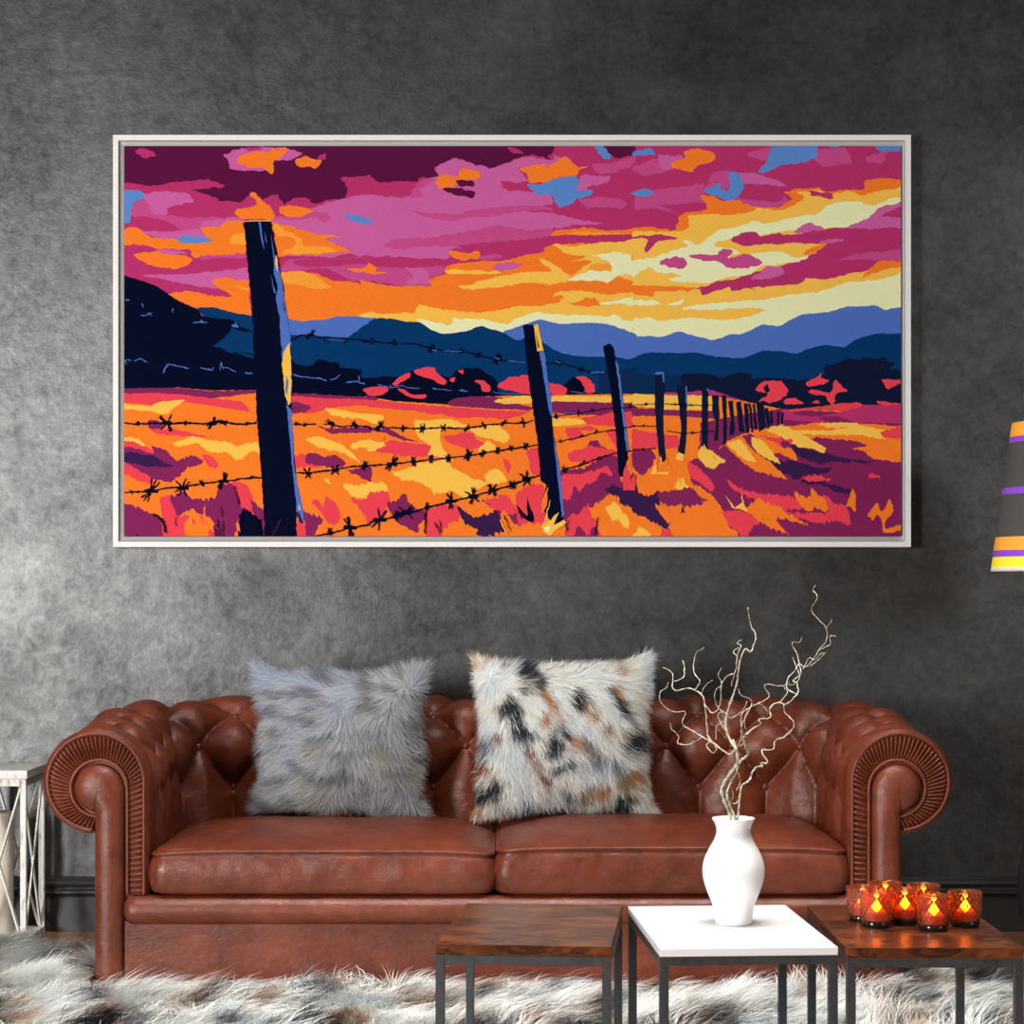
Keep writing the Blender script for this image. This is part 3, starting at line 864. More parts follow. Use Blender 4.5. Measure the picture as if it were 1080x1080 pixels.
for t in ts:
    for i in range(n):
        a = 2*PI*i/n; r_ = r0+(r1-r0)*t; V.append((r_*math.cos(a), r_*math.sin(a), z0+hh*t))
for j in range(len(ts)-1):
    for i in range(n):
        Fc.append((j*n+i, j*n+(i+1) % n, (j+1)*n+(i+1) % n, (j+1)*n+i)); mi.append(ml.index(bands[j][2]))
o_ = len(V)
for t in (0, 1):
    for i in range(n):
        a = 2*PI*i/n; r_ = r0+(r1-r0)*t-.003; V.append((r_*math.cos(a), r_*math.sin(a), z0+hh*t))
for i in range(n):
    Fc.append((o_+(i+1) % n, o_+i, o_+n+i, o_+n+(i+1) % n)); mi.append(0)
    Fc.append((i, o_+i, o_+(i+1) % n, (i+1) % n)); mi.append(0)
    k = (len(ts)-1)*n; Fc.append((k+i, k+(i+1) % n, o_+n+(i+1) % n, o_+n+i)); mi.append(ml.index('o'))
link_mesh('lamp_shade', V, Fc, [mats[k] for k in ml], lamp, matidx=mi)
M_dark = plain('dark_ceramic', (.020, .018, .018, 1), .35)
M_metal = plain('bronze_metal', (.10, .08, .07, 1), .35, .9)
pr = catmull([(.0001, 0, 0), (.075, 0, 0), (.082, .012, 0), (.10, .05, 0), (.128, .12, 0), (.1375, .20, 0), (.132, .28, 0), (.105, .37, 0), (.06, .43, 0), (.03, .455, 0), (.0001, .46, 0)], 4)
V, Fc = lathe([(max(.0001, p.x), max(0, p.y)) for p in pr], 48, cap0=False); link_mesh('base', V, Fc, M_dark, lamp)
V, Fc = lathe([(.010, .44), (.010, z0+.12)], 16, cap1=True); link_mesh('pole', V, Fc, M_metal, lamp)
V, Fc = [], []
for k in range(3):
    a = 2*PI*k/3; rr_ = r0+(r1-r0)*.1-.003
    tube([(0, 0, z0+.03), (rr_*math.cos(a), rr_*math.sin(a), z0+.04)], .002, 6, V, Fc)
link_mesh('shade_ring', V, Fc, M_metal, lamp)
V, Fc = lathe([(.0001, z0+.11), (.014, z0+.115), (.016, z0+.15), (.030, z0+.19), (.033, z0+.215), (.026, z0+.24), (.0001, z0+.25)], 24, cap0=False)
link_mesh('bulb', V, Fc, plain('bulb_glass', (.8, .78, .74, 1), .3), lamp)

# ---------------------------------------------------------------- lantern with candle
m, nt, b = new_mat('distressed_white_wood'); v = coords(nt, (1, 1, .35))
c = ramp(nt, noise_tex(nt, v, 60, 8, .75), [(.30, (.22, .13, .075, 1)), (.40, (.55, .50, .44, 1)), (.48, (.76, .74, .71, 1))])
nt.links.new(c, b.inputs['Base Color']); b.inputs['Roughness'].default_value = .7; M_dist = m
M_edge = plain('bare_brown_wood', (.22, .105, .06, 1), .7)
lan = empty('lantern', (-1.383, 5.665, 0)); tag(lan, 'white distressed wooden lantern with crossed side braces left of the sofa', 'lantern')
lw, ld, ltop = .150, .23, .4805; pw = .016
bm = bmesh.new(); box(bm, (0, 0, ltop-.0115), (lw+.008, ld+.008, .023), .0015, 1); from_bm('top', bm, M_dist, lan)
bm = bmesh.new(); box(bm, (0, 0, .018), (lw-.004, ld-.004, .014), .001, 1); from_bm('bottom_board', bm, M_dist, lan)
for sx in (-1, 1):
    for sy in (-1, 1):
        bm = bmesh.new(); box(bm, (sx*(lw-pw)/2, sy*(ld-pw)/2, (ltop-.023)/2), (pw, pw, ltop-.023), .0012, 1)
        from_bm('post', bm, M_dist, lan)
bm = bmesh.new()
for z in (ltop-.023-.010,):
    for sy in (-1, 1): box(bm, (0, sy*(ld-pw)/2, z), (lw-2*pw, pw*.8, .020), .001, 1)
    for sx in (-1, 1): box(bm, (sx*(lw-pw)/2, 0, z), (pw*.8, ld-2*pw, .020), .001, 1)
from_bm('top_rail', bm, M_dist, lan)
za, zb = .03, ltop-.045; hx = lw/2-pw; hy = ld/2-pw
for sy in (-1, 1):
    for s in (-1, 1):
        bm = bmesh.new(); y = sy*(ld-pw)/2+s*.0022; beam(bm, (-hx*s, y, za), (hx*s, y, zb), .016, .0042); from_bm('brace', bm, M_dist, lan)
for sx in (-1, 1):
    for s in (-1, 1):
        bm = bmesh.new(); x = sx*(lw-pw)/2+s*.0022; beam(bm, (x, -hy*s, za), (x, hy*s, zb), .0042, .014); from_bm('brace', bm, M_dist, lan)
M_cream = plain('cream_wax', (.78, .70, .60, 1), .55, 0, .3, **{'Subsurface Weight': .1})
can = empty('pillar_candle', (-1.383-.028, 5.665, .025)); tag(can, 'tall cream pillar candle standing inside the white lantern', 'candle')
V, Fc = lathe([(.0001, 0), (.039, 0), (.0405, .002), (.0405, .326), (.0395, .331), (.036, .333), (.030, .329), (.0001, .328)], 48, cap0=False)
link_mesh('wax', V, Fc, M_cream, can)
V, Fc = tube([(0, 0, .326), (.001, 0, .336), (.004, 0, .343), (.009, 0, .344)], .0012, 6); link_mesh('wick', V, Fc, M_gbase, can)

# ================================================================ FRAMED CANVAS
YF = WALL_Y-.045         # plane of the canvas face
YO = WALL_Y-.052         # plane of the frame's outer lip
art = empty('framed_canvas', (0, WALL_Y, 0)); tag(art, 'wide white-framed canvas of a sunset field with fence posts on the grey wall', 'picture')
M_frame = plain('white_frame', (.90, .89, .885, 1), .5)
M_fin = plain('frame_inner', (.52, .51, .50, 1), .7)
def pxz(x, y, Y): v_ = PX(x, y, Y); return v_.x, v_.z
# frame: mitred profile; outer lip then stepped inner ledge
def frame_ring(rects, parent, name, mat):
    V = []
    for (x0_, y0_, x1_, y1_, Y, ref) in rects:
        a = pxz(x0_, y0_, ref); c_ = pxz(x1_, y1_, ref)
        for (x, z) in ((a[0], a[1]), (c_[0], a[1]), (c_[0], c_[1]), (a[0], c_[1])): V.append((x, Y-WALL_Y, z))
    Fc = []
    for r_ in range(len(rects)-1):
        for i in range(4):
            a = r_*4+i; b_ = r_*4+(i+1) % 4; Fc.append((a, b_, b_+4, a+4))
    o = link_mesh(name, V, Fc, mat, parent, smooth=False); return o
frame_ring([(119, 142, 961, 577, WALL_Y, YO), (119, 142, 961, 577, YO+.001, YO), (119.4, 142.4, 960.6, 576.6, YO, YO), (124.6, 147.6, 955.2, 571.6, YO, YO), (125, 148, 955, 571, YO+.002, YO)], art, 'frame', M_frame)
frame_ring([(125, 148, 955, 571, YO+.0015, YO), (126, 149, 954, 570, YO+.010, YO), (130.6, 153.6, 950.4, 565.8, YO+.016, YO), (130.6, 153.6, 950.4, 565.8, WALL_Y-.004, YO)], art, 'frame_ledge', M_fin)
x0_, z1_ = pxz(131, 154, YF); x1_, z0_ = pxz(950, 565.5, YF)
bm = bmesh.new(); box(bm, ((x0_+x1_)/2, (YF+.002+WALL_Y-.004)/2-WALL_Y, (z0_+z1_)/2), (x1_-x0_, .037, z1_-z0_))
from_bm('canvas_stretcher', bm, plain('canvas_edge', (.12, .04, .08, 1), .9), art)

CL = {'M': (92,20,66), 'C': (187,52,110), 'K': (200,78,142), 'L': (206,98,166), 'O': (252,128,42), 'H': (253,163,58), 'G': (253,197,82),
      'Y': (240,242,192), 'B': (92,140,212), 'P': (80,115,198), 'T': (6,56,108), 'T2': (12,44,88), 'N': (4,11,38), 'D': (16,26,56), 'R': (238,68,84),
      'U': (134,38,92), 'V': (58,30,76)}
order = list(CL.keys()); TK = 280/1080; TC = 300/1080
TT = {'A': (110,130,TK), 'B': (390,130,TK), 'C': (670,130,TC), 'D': (110,320,TK), 'E': (390,320,TK), 'F': (670,320,TC)}
def tp(t, X, Y): a = TT[t]; return (a[0]+X*a[2], a[1]+Y*a[2])
def parse(s):      # "A 10,20 30,40 B 5,6 ..." in tile coordinates
    out = []; t = None
    for w in s.split():
        if w in TT: t = w
        else:
            x, y = w.split(','); out.append(tp(t, float(x), float(y)))
    return out
polys = []
SPK = [False]
def P_(c, s, j=1.0): polys.append((c, parse(s), j if not (SPK[0] and j >= .95) else 2.0))
P_('C', "A 60,60 C 1100,60 1100,800 A 60,900", 0)
# upper sky, orchid masses
P_('L', "A 690,390 800,372 850,342 920,320 1000,300 1080,285 B 60,295 130,290 160,265 240,225 280,172 350,140 430,160 500,180 570,155 640,138 740,150 755,130 800,160 700,195 600,180 645,235 600,240 540,235 545,260 600,272 730,290 745,330 640,345 560,358 720,362 830,385 950,410 840,418 740,430 620,462 500,480 380,500 330,520 320,550 160,550 60,540 A 1080,560 1000,530 930,545 740,537 700,420")
P_('K', "B 160,355 260,365 330,370 450,350 560,338 700,335 745,350 600,362 480,380 400,385 330,398 260,388 190,365")
P_('K', "B 60,490 120,470 250,465 400,440 520,415 640,435 740,430 745,465 620,480 480,490 380,510 300,500 200,500 130,515 70,508")
P_('C', "B 365,500 440,485 600,478 740,458 1080,456 1080,475 960,492 850,490 780,502 700,520 640,530 560,545 500,530 400,520")
P_('C', "B 0,545 160,542 200,556 300,560 330,545 380,560 440,545 460,572 340,572 250,592 130,585 0,575")
P_('K', "B -10,580 140,590 300,580 320,600 240,640 255,662 130,660 -10,640")
P_('L', "B 145,590 225,592 240,650 145,655 175,620")
P_('K', "B 135,265 160,250 240,225 265,235 200,270 220,300 150,300 130,285")
P_('C', "B 880,190 1080,140 1080,440 840,430 820,415 950,410 830,388 800,360 850,320 900,290")
P_('K', "B 850,312 930,300 1000,305 1040,320 1030,345 880,342")
P_('K', "B 900,170 1000,160 1080,130 1080,165 1000,200 930,205")
P_('L', "B 870,208 930,215 975,215 972,240 890,258 880,280 835,272 850,235")
P_('C', "B 540,240 560,235 640,270 570,277 550,262")
# left sky
P_('L', "A 165,290 230,276 330,282 362,310 350,330 280,335 250,372 200,365 160,320")
P_('K', "A 120,330 165,310 200,365 250,372 330,385 540,378 540,398 430,420 310,442 200,400 100,380")
P_('C', "A 258,350 290,332 370,320 362,300 480,318 540,320 545,385 400,382 300,372")
P_('L', "A 400,400 540,385 600,400 690,392 860,370 920,378 905,410 800,405 700,402 560,415 450,432 405,420")
P_('L', "A 150,440 300,440 390,430 420,470 300,470 200,462")
P_('C', "A 80,380 170,380 260,402 310,432 230,440 80,408")
P_('K', "A 690,385 800,360 900,365 925,385 900,405 860,385 760,395")
# maroon cloud
P_('M', "A 60,60 B 745,60 750,110 725,132 740,150 700,135 640,130 560,160 500,182 420,165 340,143 262,182 280,215 200,225 190,243 120,235 60,247 0,240 0,213 A 1080,213 1060,222 960,222 990,260 985,300 850,326 820,300 740,332 700,290 640,310 600,285 560,318 470,315 440,290 365,270 450,265 490,255 430,230 370,232 280,240 180,256 60,238")
P_('C', "A 1050,215 B 0,210 30,240 100,240 190,245 150,300 60,300 0,290 A 1080,290 1000,300 985,300 990,260 962,222")
P_('C', "A 125,112 175,104 205,130 160,140"); P_('C', "A 870,130 895,124 897,150 875,145")
P_('C', "A 740,330 A 760,312 820,300 840,322 830,345 790,345"); P_('C', "B 555,97 600,108 625,122 580,120"); 
P_('M', "A 350,272 460,262 450,300 420,290")
P_('L', "A 485,130 560,103 640,98 740,103 805,122 760,150 690,155 655,192 560,192 515,185 508,155")
P_('C', "A 560,105 610,98 650,100 600,112")
P_('O', "A 545,142 600,115 660,118 680,98 700,112 735,98 735,130 690,155 692,190 680,207 640,178 600,182 545,160")
P_('O', "A 778,150 820,132 850,145 885,155 862,186 830,175 800,178 778,165")
P_('B', "A 60,268 140,275 168,300 120,325 110,360 100,402 60,404")
P_('B', "A 975,362 1000,372 1040,375 1080,390 B 12,405 0,412 A 1080,412 1030,405 985,385")
P_('O', "B 275,262 285,210 350,217 362,200 380,180 410,188 450,200 440,225 400,232 380,235 350,228 348,255 300,262")
P_('M', "B 355,230 425,236 425,252 380,258 358,250"); P_('M', "B 295,265 350,260 425,280 422,303 370,297 330,285")
# centre clouds
P_('O', "B 605,185 660,172 710,165 720,182 790,135 830,158 850,180 888,175 850,192 840,212 760,220 720,242 650,242 640,208")
P_('B', "B 645,250 700,247 760,220 840,215 852,250 835,275 905,270 900,290 840,312 780,342 760,330 735,290 690,292 655,270")
P_('B', "B 918,97 950,95 980,130 972,147 945,140"); P_('M', "B 938,80 1090,80 1085,130 1060,128 1000,142 970,110")
# orange field of the sky
P_('O', "A 715,610 790,597 880,618 930,640 1000,645 1045,652 1030,632 1080,648 B 40,655 100,662 252,662 240,640 310,612 310,590 340,572 460,560 540,560 620,540 700,525 720,505 755,492 1080,480 1080,860 0,860 A 720,860")
P_('O', "A 80,435 125,422 165,450 200,465 310,470 430,482 400,440 385,422 460,422 500,400 575,398 580,525 460,545 360,545 350,515 220,510 130,492 80,490")
P_('H', "A 520,455 575,450 575,490 520,488")
P_('O', "A 120,535 160,528 220,522 340,545 360,560 300,592 200,582 155,560")
P_('L', "A 215,512 300,518 340,533 270,534 225,525")
P_('B', "A 300,470 330,457 370,462 420,463 430,480 370,490 310,483")
P_('O', "A 590,285 610,285 640,312 690,355 690,392 545,386 540,350 600,342 618,320")
P_('O', "A 712,342 760,335 820,345 842,360 790,383 730,372")
P_('L', "A 360,612 470,600 580,590 590,645 500,625 440,650 462,672 380,665 240,635 150,617")
P_('K', "A 390,540 480,535 590,530 590,550 470,548 400,556")
P_('O', "A 250,690 300,684 360,680 450,697 515,705 500,690 460,670 440,640 500,627 590,645 600,790 530,778 400,758 380,755 300,722")
P_('C', "A 440,672 520,702 460,705 350,682 250,692 180,650 80,618 80,560 150,615 250,642 370,670")
P_('H', "A 530,662 585,672 580,680")
P_('O', "A 680,398 760,420 860,450 965,460 900,472 960,500 1003,522 920,530 860,537 800,535 700,540")
P_('H', "A 690,405 740,440 800,465 812,500 900,500 945,520 860,530 800,535 715,528 760,508 782,485 750,462 700,455")
P_('O', "A 712,462 745,465 780,485 762,503 715,515")
P_('K', "A 740,560 860,545 960,550 1080,540 1080,600 1080,640 1000,640 930,600 880,590 790,600 715,600")
P_('C', "A 765,562 860,545 960,552 1080,542 1080,572 1000,575 880,586 800,582")
P_('O', "A 990,590 1060,587 B -10,570 5,575 35,592 30,604 85,612 20,614 A 1080,612 1000,600")
P_('H', "A 715,612 800,600 860,622 900,652 922,672 860,675 730,647")
P_('O', "B 322,525 350,520 400,527 440,522 447,550 400,552 380,560 340,545")
P_('K', "B 440,545 520,530 540,545 470,560")
P_('G', "B 308,602 330,595 430,598 530,605 520,615 400,613 330,613")
P_('G', "B 355,665 420,655 450,640 520,625 640,605 740,600 700,565 690,545 640,545 700,548 760,580 820,632 810,655 740,655 620,650 520,667 410,677")
P_('L', "B 510,575 560,568 615,572 610,585 540,602 505,598")
P_('O', "B 560,600 640,575 700,570 730,598 640,605")
P_('G', "B 750,493 830,500 900,490 1000,482 1085,475 1085,650 1000,640 860,642 815,620 900,560 840,560 780,545 870,548 800,530")
P_('O', "B 790,540 875,540 870,550 800,560"); P_('O', "B 770,565 840,562 905,560 860,590 820,620 790,600")
P_('H', "B 900,575 980,570 985,600 890,605")
P_('O', "B 740,448 760,435 850,430 880,425 960,435 1085,432 1085,452 900,455 750,457"); P_('H', "B 800,447 850,440 950,445 1060,448 1000,452 880,455")
P_('Y', "B 808,635 840,620 870,612 900,598 960,602 985,600 975,565 900,532 940,535 980,530 1000,520 1085,545 1085,615 1010,620 1000,655 940,640 860,645 815,642")
P_('O', "B 740,655 800,645 870,640 960,650 1010,625 1080,645 1085,692 960,697 870,675 760,690 650,700 600,690 700,665")
P_('G', "B -10,768 60,775 180,770 200,738 240,748 300,760 440,772 560,755 600,745 680,742 780,725 740,700 780,685 860,680 960,697 1085,688 1085,900 0,900")
P_('O', "B 830,732 880,708 900,715 915,708 938,740 860,747 800,730")
P_('O', "B 660,710 700,705 780,700 782,715 700,742 640,740")
P_('Y', "B 190,795 240,805 330,822 338,795 460,797 560,817 600,790 680,770 740,775 800,782 900,780 960,787 1000,778 1035,800 1085,812 1085,900 300,900")
P_('Y', "B 940,730 1000,720 1040,712 1085,707 1085,745 1040,735 960,738")
# right sky (tile C)
P_('C', "C 0,80 1100,80 1100,420 300,600 0,430", 0)
P_('K', "C -10,170 60,140 180,120 160,160 100,190 30,200"); P_('L', "C 90,122 180,125 140,150 150,175 100,170")
P_('K', "C 430,110 520,90 500,140 440,130"); P_('K', "C 690,100 800,97 820,150 720,165 680,140"); P_('K', "C 880,130 960,100 940,150 890,150")
P_('K', "C 0,260 150,245 260,230 270,300 100,312 160,345 60,320 0,330")
P_('L', "C 380,190 450,190 560,225 572,240 480,232 400,230 350,215"); P_('K', "C 290,195 350,180 355,240 330,250 310,220 300,240 262,262")
P_('K', "C 385,280 420,290 540,300 570,280 580,300 520,320 450,318 400,300")
P_('O', "C 138,150 185,130 185,108 240,97 300,115 292,145 240,160 215,187 190,182 150,172")
P_('B', "C 520,80 690,80 692,125 640,150 560,157 490,188 468,182 500,140"); P_('B', "C 720,80 785,80 750,95")
P_('B', "C 900,80 1020,80 1005,105 930,106"); P_('B', "C -10,108 60,95 72,120 -10,122"); P_('B', "C -10,262 40,248 74,265 40,280 -10,272")
P_('B', "C 262,260 320,225 322,250 350,255 360,240 355,190 390,190 413,240 380,290 350,297 310,278")
P_('O', "C -10,400 60,394 150,405 165,360 190,340 265,330 270,310 250,275 300,280 340,297 390,292 440,315 540,320 600,285 565,265 600,252 700,245 715,262 870,248 875,218 955,208 1020,218 1020,300 800,420 -10,520")
P_('G', "C -10,412 100,412 190,405 205,385 200,350 280,345 350,350 440,340 470,320 540,330 600,315 640,280 610,262 700,256 760,268 820,258 860,275 900,262 1020,243 1020,760 -10,800")
P_('C', "C 665,255 700,262 745,265 745,287 700,278 670,275")
P_('Y', "C -10,520 60,510 100,498 200,465 180,448 200,444 240,460 320,405 380,395 450,372 500,380 560,365 690,345 720,320 760,300 850,298 900,315 960,287 1020,283 1020,300 930,330 890,362 800,395 640,400 500,420 360,440 340,455 400,490 365,500 370,515 480,488 540,488 620,510 680,498 670,520 540,535 490,540 430,575 330,590 280,606 150,602 130,592 150,585 178,577 90,565 50,548 -10,585")
P_('G', "C 300,460 340,445 420,470 500,465 600,455 700,462 640,500 540,487 480,492 400,490 365,475 330,470")
P_('O', "C 640,492 690,465 725,460 700,480 660,500")
P_('Y', "C 505,495 540,488 620,510 682,498 670,522 540,535 495,540")
P_('C', "C 362,445 400,420 450,412 480,430 530,420 600,425 680,405 720,400 800,395 890,357 930,320 1020,298 1020,525 930,528 870,562 830,568 720,595 680,590 650,588 620,610 500,620 440,625 460,632 420,628 370,637 360,622 260,652 240,630 215,632 330,598 380,590 440,570 560,540 640,520 700,480 725,460 600,455 500,460 410,467")
P_('L', "C 600,415 650,377 690,388 720,402 640,415"); P_('L', "C 800,397 890,357 930,322 1020,298 1020,392 900,402"); P_('C', "C 935,350 1008,318 1020,355 950,355")
P_('L', "C 697,455 740,440 795,440 740,457"); P_('L', "C 440,592 500,545 560,550 555,575 500,592"); P_('K', "C 820,500 900,490 1020,480 1020,518 900,520 780,520")
P_('K', "C 205,505 240,498 300,500 330,478 360,477 368,495 350,512 420,497 460,510 485,535 430,550 360,552 320,528 240,520")
P_('K', "C 93,525 130,512 182,510 195,540 160,553 110,540")
P_('C', "C -10,430 60,425 100,422 160,437 90,450 65,470 40,493 35,470 50,440 -10,438")
P_('O', "C -10,618 50,620 100,618 225,625 212,636 80,640 70,658 45,658 -10,645")
P_('Y', "C -10,675 40,672 85,675 88,687 40,692 -10,687"); P_('Y', "C 122,687 185,670 172,690 135,690")
P_('Y', "C 180,708 210,692 350,680 480,670 600,650 700,640 820,602 940,592 1020,565 1020,760 -10,850 -10,742 60,740 100,752 200,738 340,748 440,732 492,710 440,698 300,710")
P_('O', "C 860,582 900,545 930,523 1020,523 1020,542 930,560 880,580")
# mountains
P_('P', "C -10,815 50,808 100,812 165,790 230,810 300,822 360,802 400,800 430,790 480,765 550,770 600,740 640,725 740,715 800,697 915,693 950,710 980,702 1020,702 1020,900 -10,1000", .5)
P_('P', "B 545,850 620,822 690,800 780,817 900,811 980,820 1050,845 1085,862 1085,965 590,965", .5)
P_('G', "A 1035,785 1060,772 1085,770 1085,795")
P_('P', "A 720,800 745,797 800,805 890,800 960,785 1040,788 1085,792 B 25,792 0,830 A 1000,900 740,900", .5)
P_('T', "A 995,870 1040,835 1080,808 B 30,793 100,797 145,808 200,810 260,845 305,858 400,845 450,826 490,838 540,850 600,883 640,872 700,890 760,925 820,945 900,950 1000,950 1040,960 C -5,890 20,878 60,870 160,872 240,872 300,885 395,892 440,880 480,865 560,865 615,875 660,855 720,842 790,850 850,815 920,798 1020,799 1020,1080 -10,1080 A 740,1080 740,860", .5)
P_('T2', "F -30,262 60,270 150,270 250,290 300,350 -30,350", .3)
P_('T2', "E 930,285 1085,262 1085,370 930,370", .3)
P_('T', "A 375,760 400,750 450,750 500,765 600,785 625,960 520,940 440,910 420,800", .5)
P_('N', "A 60,612 80,618 150,640 210,662 270,700 300,725 350,745 380,760 395,785 440,790 520,800 540,820 600,850 620,865 625,945 560,935 520,935 450,907 D 620,230 620,352 430,356 300,343 180,352 60,347", .6)
P_('T', "A 450,905 500,860 525,825 540,840 620,860 625,948 590,935 540,932 510,938 480,915")
P_('N', "D 750,225 800,255 850,250 862,232 880,228 910,238 950,240 960,262 1045,270 1048,300 E 0,303 60,298 110,298 190,272 330,300 350,270 440,265 470,280 505,300 520,330 530,372 740,372 790,330 830,300 860,310 875,340 870,370 930,365 930,375 530,378 340,388 320,415 200,412 100,400 0,385 D 1080,380 900,382 750,368")
P_('D', "F 170,280 190,268 260,265 320,282 350,275 380,262 438,267 440,284 520,280 600,290 660,290 700,270 718,270 720,235 760,232 800,212 850,213 875,204 900,212 940,206 960,220 985,222 970,248 1020,250 1020,438 930,425 855,433 830,400 700,397 560,402 440,385 350,348 200,342")
P_('T', "F 985,222 1020,205 1020,250 975,248")
# coral shrubs
for s in ("E 183,272 215,262 262,262 270,275 290,300 315,318 300,330 240,305 190,287", "E 92,330 110,305 160,283 162,300 130,320 110,335", "E -10,345 50,338 72,350 50,372 -10,375",
 "E 112,345 140,352 170,370 230,370 215,388 150,378", "E 428,315 470,315 490,340 488,358 458,357 455,335", "E 327,310 345,300 342,320", "E 360,275 382,272 375,288",
 "E 522,330 560,305 600,296 648,298 658,362 620,365 560,352 530,345", "E 730,325 765,330 800,345 795,372 740,372", "E 840,300 890,305 920,358 880,362 868,330",
 "D 1052,352 1085,342 1085,372", "F 455,330 480,300 530,293 560,300 577,330 575,350 540,370 510,380 490,370 470,372 500,345", "F 560,378 590,358 640,378 600,385",
 "F 650,303 665,290 690,280 700,265 710,285 733,293 715,305 660,317", "F 755,300 765,292 785,315 802,333 765,342 755,378 735,378 720,352 665,343 670,328 740,337", "F 935,290 1020,290 1020,300 960,325 945,305",
 "F 918,375 940,372 1020,385 1020,398 940,390", "F 943,425 990,422 975,432", "F 670,378 690,368 698,378"): P_('R', s, .8)
P_('D', "F 485,320 500,305 512,330 495,345", .4)
# ---------------- field
SPK[0] = True
P_('O', "D 60,345 180,350 300,342 430,355 620,352 750,366 900,381 1080,380 E 100,398 320,412 380,385 520,377 930,370 F 0,345 300,348 560,402 1020,410 1020,910 D 60,980", .4)
P_('U', "D 60,347 300,343 440,357 620,352 610,366 440,386 300,372 60,366"); P_('R', "D 60,368 200,364 300,370 440,386 560,400 592,440 500,427 400,412 330,402 300,412 180,412 60,402")
P_('G', "D 60,410 180,418 230,400 328,394 280,427 250,452 190,440 60,428"); P_('G', "D 280,570 360,540 440,560 500,563 540,580 620,563 640,620 600,600 545,640 500,605 430,605 380,570 300,582")
P_('G', "D 60,552 125,545 165,580 120,572"); P_('R', "D 60,558 120,565 185,590 240,635 200,640 60,590"); P_('U', "D 60,580 130,590 205,612 195,583 250,595 275,625 300,637 360,620 405,650 340,670 270,727 200,715 140,680 60,640")
P_('V', "D 60,602 130,610 200,622 250,650 285,665 180,667 110,650 60,635"); P_('R', "D 60,640 110,660 170,697 200,722 170,735 120,712 60,680"); P_('R', "D 400,618 440,625 467,665 425,662")
P_('R', "D 195,510 290,512 360,530 450,545 320,540 215,532"); P_('U', "D 175,480 215,475 240,500 190,510")
P_('U', "D 60,808 140,830 180,850 230,882 245,960 60,960"); P_('R', "D 228,790 268,783 300,800 300,870 290,960 245,960")
P_('U', "D 270,790 330,768 350,790 400,795 445,790 470,745 540,725 600,830 560,960 450,960 440,880 380,850 340,840 300,870")
P_('R', "D 292,870 340,865 360,885 400,870 410,830 418,900 445,930 440,960 300,960"); P_('O', "D 325,900 350,868 370,910 380,850 400,900 408,815 415,900 430,880 420,960 340,960"); P_('O', "D 530,960 545,880 555,960")
P_('R', "D 520,725 580,738 615,810 640,870 600,850 560,832"); P_('U', "D 598,798 650,850 660,960 620,930"); P_('N', "D 552,862 572,833 600,855 640,880 640,860 650,960 548,960")
P_('R', "D 765,372 850,368 940,385 1085,383 1085,412 980,420 900,427 860,445 765,448"); P_('U', "D 765,402 800,405 845,425 800,447 765,442"); P_('U', "D 760,366 900,372 1085,382 1085,390 900,386 760,376")
P_('G', "D 902,425 960,435 1085,455 1085,475 960,462 920,450"); P_('U', "D 860,495 920,512 1000,505 1085,503 1085,527 920,527")
P_('G', "D 820,555 870,540 960,570 1000,600 1042,648 1000,625 960,605 880,590"); P_('G', "D 1003,575 1040,560 1085,552 1085,582 1020,592")
P_('R', "D 770,622 830,615 900,655 860,668 775,665"); P_('U', "D 820,622 850,608 900,625 940,617 985,655 930,668 880,658 830,655")
P_('G', "D 972,735 1040,742 1085,732 1085,800 1010,785"); P_('R', "D 845,810 870,800 890,830 905,785 950,825 960,880 920,900"); P_('U', "D 785,850 830,850 895,880 870,915 850,960 800,960"); P_('R', "D 780,890 820,890 820,960 780,960"); P_('R', "D 1000,790 1040,800 1085,800 1085,900 1050,850")
P_('U', "D 980,680 1085,665 1085,725 1030,700"); P_('G', "D 905,708 925,735 900,725")
# middle
P_('R', "E -10,388 100,403 300,420 520,435 655,440 560,472 440,462 330,472 200,440 -10,420"); P_('U', "E 320,405 340,390 400,380 520,378 560,400 655,420 655,436 520,430 330,418")
P_('G', "E 505,395 600,378 655,378 655,405 540,410"); P_('U', "E -10,375 40,390 -10,392"); P_('O', "E 200,470 280,450 420,480 300,500")
P_('G', "E -10,460 30,450 60,470 10,490"); P_('G', "E 180,480 330,470 400,500 300,512 285,540 300,590 340,642 200,602 250,580 200,545"); P_('G', "E 410,512 520,492 572,540 550,567 440,540")
P_('R', "E 298,545 380,528 420,530 440,560 515,580 400,592 330,572"); P_('R', "E 20,590 80,558 250,578 225,622 130,620 40,605"); P_('U', "E -10,512 80,512 140,545 195,562 130,555 70,530"); P_('G', "E -10,555 60,570 45,590 -10,600")
P_('G', "E 95,690 200,650 310,640 350,675 400,700 440,720 485,730 420,770 400,800 330,762 260,772 240,745 200,732 150,735"); P_('O', "E 330,665 420,640 500,660 480,700 420,700"); P_('G', "E 470,700 520,672 560,722 490,742"); P_('O', "E 100,725 180,722 260,772 180,800")
P_('G', "E -10,725 60,732 75,765 -10,770"); P_('R', "E -10,768 70,765 80,800 60,870 -10,900"); P_('U', "E 72,812 115,800 140,772 165,820 235,850 220,880 200,900 195,935 110,892 90,860")
P_('R', "E 230,850 290,820 360,822 370,870 300,912 290,960 230,960"); P_('V', "E 355,822 400,858 440,865 520,845 560,920 500,940 470,960 410,925 380,880"); P_('U', "E 455,798 530,830 560,850 600,840 650,870 610,960 560,925 520,850")
P_('O', "E 380,900 440,925 400,960 350,960"); P_('R', "E 470,800 560,780 600,850 560,860 500,830"); P_('R', "E 640,602 690,588 700,702 680,705 655,680"); P_('R', "E 545,630 575,660 560,690"); P_('R', "E 595,780 640,745 700,735 720,860 700,960 640,950 600,880")
